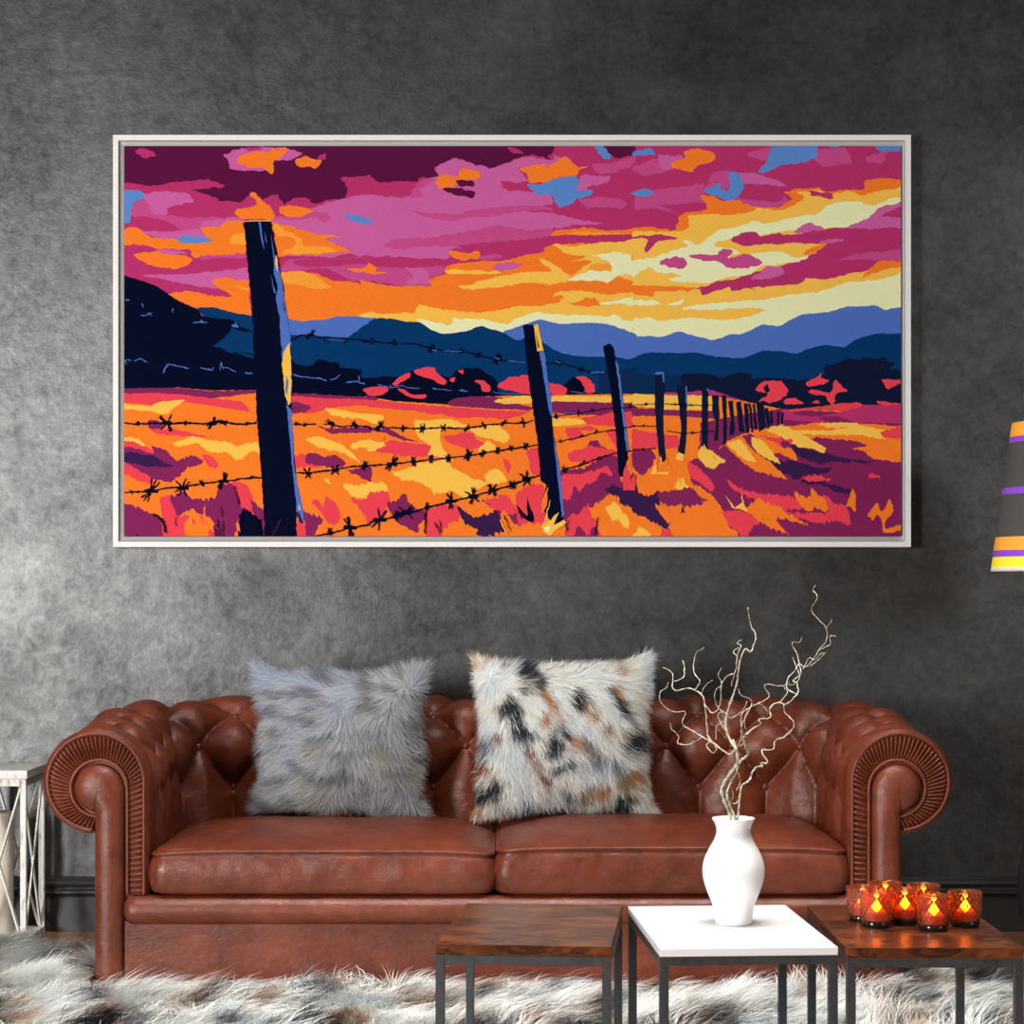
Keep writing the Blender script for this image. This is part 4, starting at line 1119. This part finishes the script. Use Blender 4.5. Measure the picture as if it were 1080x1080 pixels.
P_('N', "E 597,820 640,865 640,790 670,880 650,890 615,860", .5); P_('O', "E 545,850 600,900 640,890 700,900 720,960 560,960 530,880"); P_('G', "E 440,600 480,560 520,590 470,605")
# right of the second post
P_('G', "E 730,380 800,377 930,377 1085,378 1085,402 850,402 735,397"); P_('U', "E 735,400 850,400 1085,408 1085,470 985,440 900,420 740,420"); P_('R', "E 860,470 1000,440 1085,445 1085,500 960,500 880,490"); P_('U', "E 735,415 900,412 985,440 940,455 800,452 740,440")
P_('G', "E 745,470 850,468 880,490 745,500"); P_('R', "E 795,510 900,500 925,520 860,535 820,560"); P_('O', "E 860,520 1000,515 1000,560 900,560"); P_('R', "E 960,520 1000,515 1010,600 985,560")
P_('U', "E 890,570 925,555 940,580 965,600 940,622 895,620"); P_('R', "E 800,610 900,580 940,590 1000,600 1000,640 900,650 820,642"); P_('U', "E 765,690 880,665 950,620 1015,628 1020,720 1085,685 1085,770 980,772 900,830 840,905 800,945 778,800")
P_('R', "E 780,700 870,690 965,665 985,700 940,690 920,720 880,740 850,762 830,740 815,800 780,790"); P_('V', "E 958,762 985,740 1030,752 1085,742 1085,842 1020,820 1015,790"); P_('O', "E 908,842 940,820 985,778 1000,800 1060,830 1085,852 1085,960 950,960 930,920")
P_('G', "E 960,835 985,820 1000,808 1030,850 1055,880 1040,915 1010,880 990,885"); P_('R', "E 795,945 810,870 850,850 890,815 900,870 925,890 930,930 960,960 790,960"); P_('U', "E 830,960 850,900 880,940 920,900 925,960")
P_('G', "F -10,345 120,348 250,350 310,352 310,400 250,405 110,402 -10,388"); P_('C', "F 110,340 200,335 290,330 350,350 420,375 300,352 110,348"); P_('U', "F -10,400 75,402 200,408 300,410 310,440 200,430 110,425 -10,430"); P_('O', "F -10,430 110,425 300,440 300,470 110,465 -10,460")
P_('R', "F -10,480 75,492 115,500 160,505 160,545 110,550 -10,555"); P_('U', "F -10,560 60,556 80,600 30,650 -10,640"); P_('U', "F 250,455 420,420 560,402 600,440 520,470 400,500 300,560 240,560")
# right field
P_('U', "F 200,605 300,560 420,500 560,470 560,402 1020,425 1020,910 150,910"); P_('C', "F 840,385 1020,388 1020,450 840,440", .5); P_('C', "F 560,402 620,425 700,430 850,395 855,430 1020,440 1020,455 700,452 560,440")
P_('R', "F 560,407 700,392 770,380 850,377 855,392 800,410 700,402 600,412"); P_('U', "F 700,435 760,428 830,450 740,455")
P_('O', "F 560,470 700,452 850,455 1020,468 1020,602 960,597 900,588 860,560 815,550 880,538 820,520 720,512 600,510"); P_('G', "F 600,480 740,482 850,462 1000,490 1020,505 930,515 850,500 700,500 600,492"); P_('G', "F 690,457 760,452 830,454 852,465 740,474")
P_('R', "F 930,490 1000,470 1020,470 1020,510 950,512"); P_('U', "F 590,522 720,512 820,522 880,540 820,553 900,590 1020,605 1020,640 560,640 540,560")
P_('V', "F 545,542 600,537 640,547 740,572 800,590 915,600 860,608 760,602 700,612 620,580"); P_('V', "F 497,588 540,595 600,600 700,625 745,625 730,645 640,652 620,670 560,645 530,630"); P_('V', "F 630,672 660,670 720,677 790,700 832,712 820,727 760,712 700,692 640,687")
P_('O', "F 425,480 520,475 600,560 615,600 560,575 520,565"); P_('G', "F 500,482 520,468 560,463 640,500 722,548 715,566 660,550 620,545 560,510"); P_('R', "F 470,500 600,520 560,545"); P_('U', "F 560,520 600,540 560,550")
P_('O', "F 345,525 400,505 450,560 520,610 575,668 520,652 460,640 400,595 350,552"); P_('G', "F 440,508 480,520 520,565 552,610 500,590 450,550"); P_('G', "F 350,535 400,520 430,560 455,602 410,590"); P_('G', "F 238,572 250,545 290,562 345,602 320,610 300,630 250,602")
P_('R', "F 628,667 680,655 745,667 700,677"); P_('R', "F 878,655 905,648 932,657 905,666"); P_('R', "F 340,665 400,702 460,720 600,735 640,772 560,792 440,742 370,705"); P_('R', "F 190,600 240,625 300,690 290,712 240,680 200,650")
P_('R', "F 555,790 640,795 730,792 715,725 760,760 795,770 812,800 813,838 760,825 700,840 640,820 590,808"); P_('O', "F 602,715 640,735 660,735 672,705 700,730 720,740 728,792 690,780 655,792 620,760")
P_('O', "F 410,780 470,745 540,770 600,810 660,845 560,815 470,825"); P_('O', "F 195,680 250,700 300,740 335,790 360,850 390,870 370,910 140,910 150,850 130,842 145,800 180,765 260,762 200,720")
P_('R', "F 325,790 420,790 470,830 450,850 440,890 400,880 360,845"); P_('O', "F 465,825 530,822 582,880 540,860 500,845"); P_('U', "F 440,855 480,840 530,858 582,880 580,910 430,910")
P_('O', "F 803,770 815,730 828,705 838,742 835,790 818,775", .7); P_('O', "F 883,805 915,757 935,790 965,743 980,790 955,820 950,855 1005,840 1005,862 942,870 935,828 920,802 900,825 893,815", .7)
P_('G', "F 338,725 362,755 380,775 405,755 402,712 412,760 428,792 395,780 370,778", .4)
P_('O', "F -10,620 40,690 75,592 95,640 125,600 145,640 190,590 200,610 210,700 150,712 100,708 40,690 -10,640"); P_('G', "F 150,695 175,665 200,702 170,708"); P_('G', "F 60,640 100,595 130,640 90,650"); P_('V', "F -10,715 60,730 85,712 92,760 130,822 122,852 60,830 -10,795")
P_('U', "F 85,718 210,702 250,735 275,745 200,772 100,762"); P_('O', "F 75,758 130,782 142,792 130,832 95,800"); P_('R', "F -10,820 60,830 80,860 120,850 160,910 -10,910"); P_('O', "F -10,800 40,815 100,860 60,910 -10,910"); P_('G', "F -10,885 20,850 60,880 30,890"); P_('N', "F 170,800 180,770 190,800 182,790", .3)
SPK[0] = False
# ---------------- posts
P_('N', "A 570,402 625,398 675,399 690,470 715,590 735,740 750,900 D 762,400 765,520 780,690 782,960 655,960 640,700 620,450 605,100 A 600,720 582,560", .5)
P_('P', "A 700,535 722,640 745,790 760,880 755,960 740,1080 725,960 712,780 700,715 705,660 690,600", .5)
P_('P', "D 722,210 740,60 752,230 742,400 762,440 775,680 808,840 812,892 785,850 768,690 748,480 735,330", .5)
P_('G', "D 732,195 755,160 762,290 760,400 750,415 735,370 728,290 722,235", .4); P_('P', "D 742,290 750,320 745,380 737,350", .3); P_('G', "A 697,535 707,560 705,605 695,575", .3); P_('G', "D 792,815 800,845 790,835", .2)
P_('P', "A 628,400 636,400 652,520 640,480", .2); P_('P', "A 654,440 663,490 656,478", .2); P_('P', "A 678,445 690,520 700,600 690,560", .2); P_('P', "A 678,615 698,695 690,690", .2); P_('P', "A 700,680 722,790 712,770", .2)
P_('N', "A 722,620 732,690 727,680", .2); P_('N', "A 728,720 738,770 731,760", .2)
P_('G', "A 570,402 600,396 675,396 675,400 620,399", .1)
P_('N', "E 623,92 640,86 665,88 690,190 710,300 738,420 745,520 775,690 790,880 770,905 720,882 700,800 718,740 695,720 682,560 650,340", .4)
P_('P', "E 690,198 710,193 728,330 742,420 742,465 730,440", .4); P_('P', "E 745,535 758,600 775,690 790,860 782,872 762,690", .3); P_('G', "E 667,90 684,85 706,192 682,196", .2); P_('N', "E 675,110 690,180 684,182", .1)
P_('N', "E 948,175 975,163 992,180 1000,230 1025,350 1040,480 1055,700 1045,712 1012,702 1003,540 975,320", .4); P_('P', "E 999,228 1012,250 1030,400 1055,600 1045,605 1020,400", .3)
P_('D', "F 75,268 108,265 110,300 106,480 118,605 92,600 80,480 74,400", .3); P_('P', "F 72,268 85,259 108,261 111,300 105,300 103,270 80,271", .2)
P_('D', "F 155,310 195,312 195,480 187,572 160,572 175,480 165,380", .3); P_('P', "F 190,315 197,313 197,400 192,380", .2)
P_('D', "F 252,330 278,325 276,420 275,560 252,540", .3); P_('P', "F 268,325 280,325 279,340", .1)
for s in ("F 292,350 315,348 318,420 314,522 298,520 306,450 292,420", "F 328,350 345,350 347,530 333,540 333,430", "F 352,372 370,370 378,480 370,502 356,500 362,440", "F 382,375 399,372 414,490 394,490", "F 411,381 426,379 434,490 419,492", "F 430,382 438,380 449,490 440,490", "F 445,385 453,380 462,480 452,480", "F 458,380 486,378 496,470 470,488 466,440", "F 490,400 503,395 513,465 500,470", "F 510,410 520,405 523,460 513,460", "F 538,415 549,412 546,460 538,460", "F 554,415 564,415 560,460 553,455"): P_('D', s, .3)
# grass over the post feet
P_('G', "E 700,905 722,880 715,850 735,885 752,862 770,850 745,905 790,880 800,890 755,925 735,945 705,930", .4); P_('O', "E 700,800 725,745 720,820 700,860", .3); P_('Y', "E 705,915 735,905 725,935", .2)
P_('O', "E 1035,700 1055,615 1065,700 1055,680", .2); P_('R', "E 1030,690 1045,640 1060,720 1080,690 1080,760 1030,760", .4)
P_('O', "F 80,620 95,575 105,615 120,580 125,640 80,640", .4); P_('G', "F 150,590 165,565 185,575 180,600", .3); P_('G', "F 248,560 262,535 280,570 262,580", .3)

strokes = []
def W_(c, s, w, j=1.0): strokes.append((c, parse(s), w, j))
def wire(s, w, barbs, r, c='N'):
    W_(c, s, w)
    t = s.split()[0]
    for q in barbs.split():
        if q in TT: t = q; continue
        v = q.split(','); x, y = tp(t, float(v[0]), float(v[1])); rr_ = (float(v[2]) if len(v) > 2 else r)
        rg = random.Random(int(x*7+y)); 
        for k in range(3 if rr_ > 3.4 else 2):
            a = rg.uniform(.5, 2.6)
            strokes.append((c, [(x-rr_*math.cos(a), y-rr_*math.sin(a)), (x, y), (x+rr_*.9*math.cos(a+.25), y+rr_*.9*math.sin(a+.25))], w*.85, 1))
        strokes.append((c, [(x-rr_*.55, y), (x, y-.4), (x+rr_*.55, y+.3)], w*2.2, 1))
wire("D 80,487 130,492 200,487 260,492 330,485 400,492 470,482 540,492 622,487", 2.6, "D 140,490,3 255,488,11 330,488,3 440,490,8 485,486,5 580,490,3", 4)
wire("D 768,490 800,494 862,492", 2.4, "D 780,490 815,494", 3); wire("D 890,493 920,490 960,502 1020,497 1080,502 E 0,512 40,505 135,508 215,510 300,507 395,510 465,497 545,488 625,488 668,475", 2.0, "D 922,490,7 1020,495,5 E 40,502,7 135,510,4.5 215,510,6 300,508,5 395,510,5 465,497,4.5 545,488,4.5 625,486,6", 5)
wire("E 745,462 850,447 985,425 1040,425 1080,420", 1.4, "E 758,460,4 850,448,4 905,435,2.5 1060,420,3", 3)
wire("D 80,770 130,768 190,765 260,750 320,748 400,732 490,724 560,714 645,708", 2.2, "D 110,768,3 190,765,14 320,752,11 400,732,4 485,725,10 600,710,3", 5)
wire("D 780,690 830,690 940,677 1020,662 1080,660 E 0,660 90,655 180,645 250,635 320,630 400,620 460,610 520,600 640,583 688,575", 2.1, "D 830,692,7 940,680,7 1060,662,6 E 90,655,10 180,645,6 250,635,5 320,632,5 400,620,7 460,612,5 520,600,4.5 575,590,4 635,583,5", 5)
wire("E 755,565 820,553 920,525 1000,515 1080,500", 1.5, "E 775,560,3 860,540,3 920,525,3", 3)
wire("D 860,945 930,935 1000,912 1080,902 E 0,890 40,882 100,868 160,855 235,830 330,807 420,785 500,762 580,740 635,715 692,700", 2.4, "D 920,930,5 1000,912,12 E 40,882,13 110,865,6 150,850,11 235,828,5 330,805,10 420,785,10 500,760,8 580,740,6 635,715,9", 6)
wire("E 775,680 860,657 930,630 1010,607 1080,598", 1.7, "E 790,678,5 860,655,5 935,630,3", 3)
wire("D 755,152 800,130 840,132 900,145 980,150 1030,147 1080,158 E 0,155 100,163 180,165 250,185 300,195 370,195 430,208 520,232 570,238 640,243", 1.8, "D 838,130,7 905,148,4 975,150,4 1060,155,3 E 8,155,4 100,163,4 250,185,6 370,195,4 440,212,4 518,228,7", 4)
wire("E 715,245 770,243 860,270 900,282 962,280", 1.6, "E 768,243,4 858,270,4", 3)
wire("F -10,387 75,382", 1.2, "F 40,385,2", 2); wire("F 108,382 250,388 300,385", 1.2, "F 150,383,2.5 210,388,2.5", 2); wire("F -10,465 78,468", 1.2, "F 30,466,2", 2); wire("F 115,485 180,495 230,492 300,485", 1.2, "F 215,492,2.5", 2); wire("F -10,555 78,553", 1.3, "F 30,555,2", 2)
wire("A 535,828 600,845", 1.2, "A 532,826,5", 4)
for s, w in (("E 250,190 275,192", 1.2), ("E 300,195 375,197", .9), ("E 505,222 530,228", 1.4), ("E 560,235 635,243", 1.0), ("E 120,165 128,162", 1.2), ("E 5,150 12,158", 1.8), ("E 755,238 778,243", 1.4), ("E 895,282 955,281", 1.4), ("D 900,147 985,153", .8),
 ("D 80,240 100,228 112,235", 1.3), ("D 95,248 82,232", 1.0), ("D 122,236 150,226 178,242", 1.3), ("D 238,285 258,243", 1.0), ("D 240,284 262,248 300,255 347,267", 1.4), ("D 390,262 440,273 448,260", 1.5), ("D 440,273 425,265", 1.2), ("D 472,272 476,240 488,270", 1.4), ("D 486,262 510,265 537,283", 1.2), ("D 570,285 606,286", 1.4),
 ("A 88,718 105,722", 2.2), ("A 155,732 161,750", 1.2), ("A 150,780 175,783 197,772", 1.3), ("A 178,772 196,784", 1.0), ("A 282,752 278,765 286,773", 1.2), ("A 360,812 395,810 422,812", 1.6), ("A 395,800 405,815", 1.8), ("A 520,825 548,828", 3.5), ("A 535,810 545,835", 2),
 ("D 768,292 800,300 880,306 905,318", 1.3), ("D 920,312 945,306 962,288", 1.2), ("D 775,285 785,300", 1.2), ("D 985,322 1030,320 1062,330", 1.6), ("D 1038,292 1036,320", 1.1), ("E 30,330 90,345 130,335 160,345 205,348", 1.1), ("E 80,330 95,345", 1.1), ("E 255,345 275,350", 2), ("E 275,348 335,356", 1), ("E 362,355 400,357", 1.8), ("E 372,346 385,358", 1.2), ("E 498,362 560,370 625,368", .8), ("E 815,360 870,365", .9), ("E 248,632 252,640", 1.6), ("E 785,450 840,446", .8)):
    W_('P', s, w)
for s, w in (("D 200,856 235,880 255,935", 3), ("D 237,895 252,885", 1.5), ("D 530,742 552,825", 1.4), ("D 477,822 481,870", 1.2), ("D 462,878 470,960", 1.3), ("D 445,910 465,960", 1.2), ("D 485,885 480,960", 1.2), ("D 290,865 293,910", 1.2), ("D 785,850 805,895", 1.6), ("D 612,860 640,930", 1.6), ("D 130,938 155,960", 1.6), ("D 620,890 655,940", 1.2), ("D 560,850 555,900", 2.2),
 ("E 228,850 225,940", 2.0), ("E 262,890 288,940", 1.5), ("E 285,880 290,935", 1.2), ("E 600,830 620,880", 1.4), ("E 640,840 665,890", 1.5), ("E 545,860 575,930", 1.2), ("E 810,880 800,930", 1.2), ("E 925,870 915,945", 1.3), ("E 60,540 55,560", .8)):
    W_('N', s, w)
for s, w in (("D 685,945 722,878", .5),): W_('U', s, w)
for s, w in (("E 705,905 735,800", 1.0), ("E 530,880 560,945", 1.0), ("E 722,890 718,850", 1.2), ("E 745,900 768,852", 1.2), ("E 760,920 800,890", 1.2), ("F 80,640 78,590", 1.2), ("F 100,620 96,585", 1.2), ("F 170,690 160,660", 1), ("F 185,690 185,655", 1), ("F 262,560 258,540", 1.2), ("F 290,575 300,600", 1), ("D 360,900 350,860", 1)):
    W_('G', s, w)

rnd = random.Random(5)
V = []; Fc = []; mi = []; lay = 0
XL, XR, YT, YB = 131, 950, 154, 565.5
def rough(P, j, closed=True):
    out = []; n = len(P)
    for i in range(n if closed else n-1):
        a, b_ = P[i], P[(i+1) % n]; d = math.hypot(b_[0]-a[0], b_[1]-a[1]); k = max(1, int(d/1.6))
        for q in range(k):
            t = q/k; x = a[0]+(b_[0]-a[0])*t; y = a[1]+(b_[1]-a[1])*t
            ox = mnoise.noise(Vector((x*.16, y*.30, 1.7)))*2.4*j+mnoise.noise(Vector((x*.6, y*.6, 4)))*.8*j
            oy = mnoise.noise(Vector((x*.22, y*.22, 9.7)))*1.5*j+mnoise.noise(Vector((x*.6, y*.6, 12)))*.9*j
            out.append((x+ox, y+oy))
    if not closed: out.append(P[-1])
    return out
def clip(P):
    for ax, lim, sg in ((0, XL, 1), (0, XR, -1), (1, YT, 1), (1, YB, -1)):
        out = []
        for i in range(len(P)):
            a, b_ = P[i-1], P[i]; ia = (a[ax]-lim)*sg >= 0; ib = (b_[ax]-lim)*sg >= 0
            if ia != ib:
                t = (lim-a[ax])/(b_[ax]-a[ax]); q = [a[0]+(b_[0]-a[0])*t, a[1]+(b_[1]-a[1])*t]; q[ax] = lim; out.append(tuple(q))
            if ib: out.append(b_)
        P = out
        if not P: return P
    return P
def emit(c, P):
    global lay
    Q = []
    for q in clip([tuple(p) for p in P]):
        if not Q or (abs(q[0]-Q[-1][0])+abs(q[1]-Q[-1][1])) > .03: Q.append(q)
    if len(Q) > 1 and abs(Q[0][0]-Q[-1][0])+abs(Q[0][1]-Q[-1][1]) < .03: Q.pop()
    if len(Q) < 3: return
    vs, _, fs, _, _, _ = geometry.delaunay_2d_cdt([Vector(q) for q in Q], [], [list(range(len(Q)))], 1, 1e-4)
    lay += 1; off = len(V); Y = YF-lay*1.2e-5
    for v_ in vs:
        p = pxz(v_.x, v_.y, YF); V.append((p[0], Y-WALL_Y, p[1]))
    for f in fs:
        f = list(f); A_ = sum(vs[f[k-1]].x*vs[f[k]].y-vs[f[k]].x*vs[f[k-1]].y for k in range(len(f)))
        if A_ < 0: f = f[::-1]
        Fc.append(tuple(off+k for k in f)); mi.append(order.index(c))
def spiky(P):
    out = []; n = len(P)
    for i in range(n):
        a, b_ = P[i], P[(i+1) % n]; d = math.hypot(b_[0]-a[0], b_[1]-a[1]); k = max(1, int(d/1.3))
        for q in range(k):
            t = q/k; x = a[0]+(b_[0]-a[0])*t; y = a[1]+(b_[1]-a[1])*t
            am = .15+2.4*min(1, max(0, (y-425)/120))
            s_ = mnoise.noise(Vector((x*.55, y*.40, 6)))*1.6+mnoise.noise(Vector((x*1.3, y*.9, 2)))*1.3
            x += -s_*am*.35+mnoise.noise(Vector((x*.2, y*.2, 1)))*1.4; y += -s_*am*.95+mnoise.noise(Vector((x*.2, y*.2, 8)))*1.2
            out.append((x, y))
    return out
def soft(P):
    R_ = []
    for i in range(len(P)):
        a, b_ = P[i], P[(i+1) % len(P)]; d = math.hypot(b_[0]-a[0], b_[1]-a[1]); k = max(1, int(d/9)); R_ += [(a[0]+(b_[0]-a[0])*q/k, a[1]+(b_[1]-a[1])*q/k, 0) for q in range(k)]
    Q = [(p.x, p.y) for p in catmull(R_, 4, True)]
    return Q
for c, P, j in polys: emit(c, spiky(soft(P)) if j == 2.0 else (rough(soft(P) if j >= .45 else P, j) if j else P))
for c, P, w, j in strokes:
    Q = rough(P, .5, False) if len(P) > 1 else P
    L1, L2 = [], []
    for i, p in enumerate(Q):
        a = Q[max(0, i-1)]; b_ = Q[min(len(Q)-1, i+1)]; dx, dy = b_[0]-a[0], b_[1]-a[1]; l = math.hypot(dx, dy) or 1
        ww = w*(.55+.55*abs(mnoise.noise(Vector((p[0]*.45, p[1]*.45, 3))))*2.0)*(1 if 0 < i < len(Q)-1 else .3)/2
        L1.append((p[0]-dy/l*ww, p[1]+dx/l*ww)); L2.append((p[0]+dy/l*ww, p[1]-dx/l*ww))
    emit(c, L1+L2[::-1])
print('art layers', lay, 'verts', len(V))
mats = []
for k in order:
    mm, nt, b = new_mat('paint_'+{'M':'maroon','C':'crimson','K':'pink','L':'orchid','O':'orange','H':'amber','G':'gold','Y':'cream','B':'sky_blue','P':'periwinkle','T':'teal','T2':'deep_teal','N':'navy','D':'ink','R':'coral','U':'plum','V':'violet'}[k])
    b.inputs['Base Color'].default_value = srgb(*[min(255, v*ARTG) for v in CL[k]]); b.inputs['Roughness'].default_value = .8; b.inputs['Specular IOR Level'].default_value = .03
    wv = N(nt, 'ShaderNodeTexWave'); wv.inputs['Scale'].default_value = 60; wv.wave_type = 'BANDS'; wv.bands_direction = 'DIAGONAL'
    wv.inputs['Distortion'].default_value = 1.5; wv.inputs['Detail Scale'].default_value = 3
    nt.links.new(coords(nt), wv.inputs['Vector']); bump(nt, b, wv.outputs['Fac'], .25, .002)
    mats.append(mm)
link_mesh('canvas_print', V, Fc, mats, art, smooth=False, matidx=mi)

# ================================================================ LIGHT AND CAMERA
def area(name, loc, target, sx, sy, power, col=(1, 1, 1), spread=180):
    L_ = bpy.data.lights.new(name, 'AREA'); L_.shape = 'RECTANGLE'; L_.size = sx; L_.size_y = sy; L_.energy = power; L_.color = col
    L_.spread = math.radians(spread)
    o = bpy.data.objects.new(name, L_); COL.objects.link(o); o.location = loc
    o.rotation_euler = (Vector(target)-Vector(loc)).to_track_quat('-Z', 'Y').to_euler(); return o
area('key_light', (-3.7, .1, 1.25), (-.4, 5.8, 1.1), 1.1, 1.3, KEY, (1, .985, .96))  # unseen area key from the left, placed for the sheen on the wall
area('fill_light', (4.2, .6, 2.1), (.7, 5.8, 1.6), .9, .9, FILL, (1, .97, .93))  # added fill from the right to lift the canvas, not a real fitting
area('overhead_fill', (.0, 3.9, 3.4), (.0, 4.1, 0), 3.0, .9, SIDE, (1, .98, .95), 75)  # added overhead fill to brighten the rug, no fixture hangs there
Wd = bpy.data.worlds.new('room_ambient'); S.world = Wd; Wd.use_nodes = True
Wd.node_tree.nodes['Background'].inputs['Color'].default_value = (.95, .97, 1, 1)
Wd.node_tree.nodes['Background'].inputs['Strength'].default_value = AMB
for i, (x, y, lab) in enumerate(cpos):
    pl = bpy.data.lights.new('candle_light', 'POINT'); pl.energy = .02; pl.color = (1, .42, .08); pl.shadow_soft_size = .004
    o = bpy.data.objects.new('candle_light', pl); COL.objects.link(o); o.location = (x, y, ZT+.063)
cam = bpy.data.cameras.new('camera'); cam.sensor_width = 36; cam.lens = F/1080*36; cam.shift_y = 80/1080; cam.clip_start = .05
co = bpy.data.objects.new('camera', cam); COL.objects.link(co); co.location = (0, 0, CAMZ); co.rotation_euler = (PI/2, 0, 0)
S.camera = co
S.view_settings.view_transform = 'Standard'; S.view_settings.look = 'None'; S.view_settings.gamma = 1
S.view_settings.use_curve_mapping = False; S.view_settings.exposure = EXPO
S.cycles.use_denoising = True; S.cycles.max_bounces = 10; S.cycles.transmission_bounces = 8; S.cycles.sample_clamp_indirect = 6
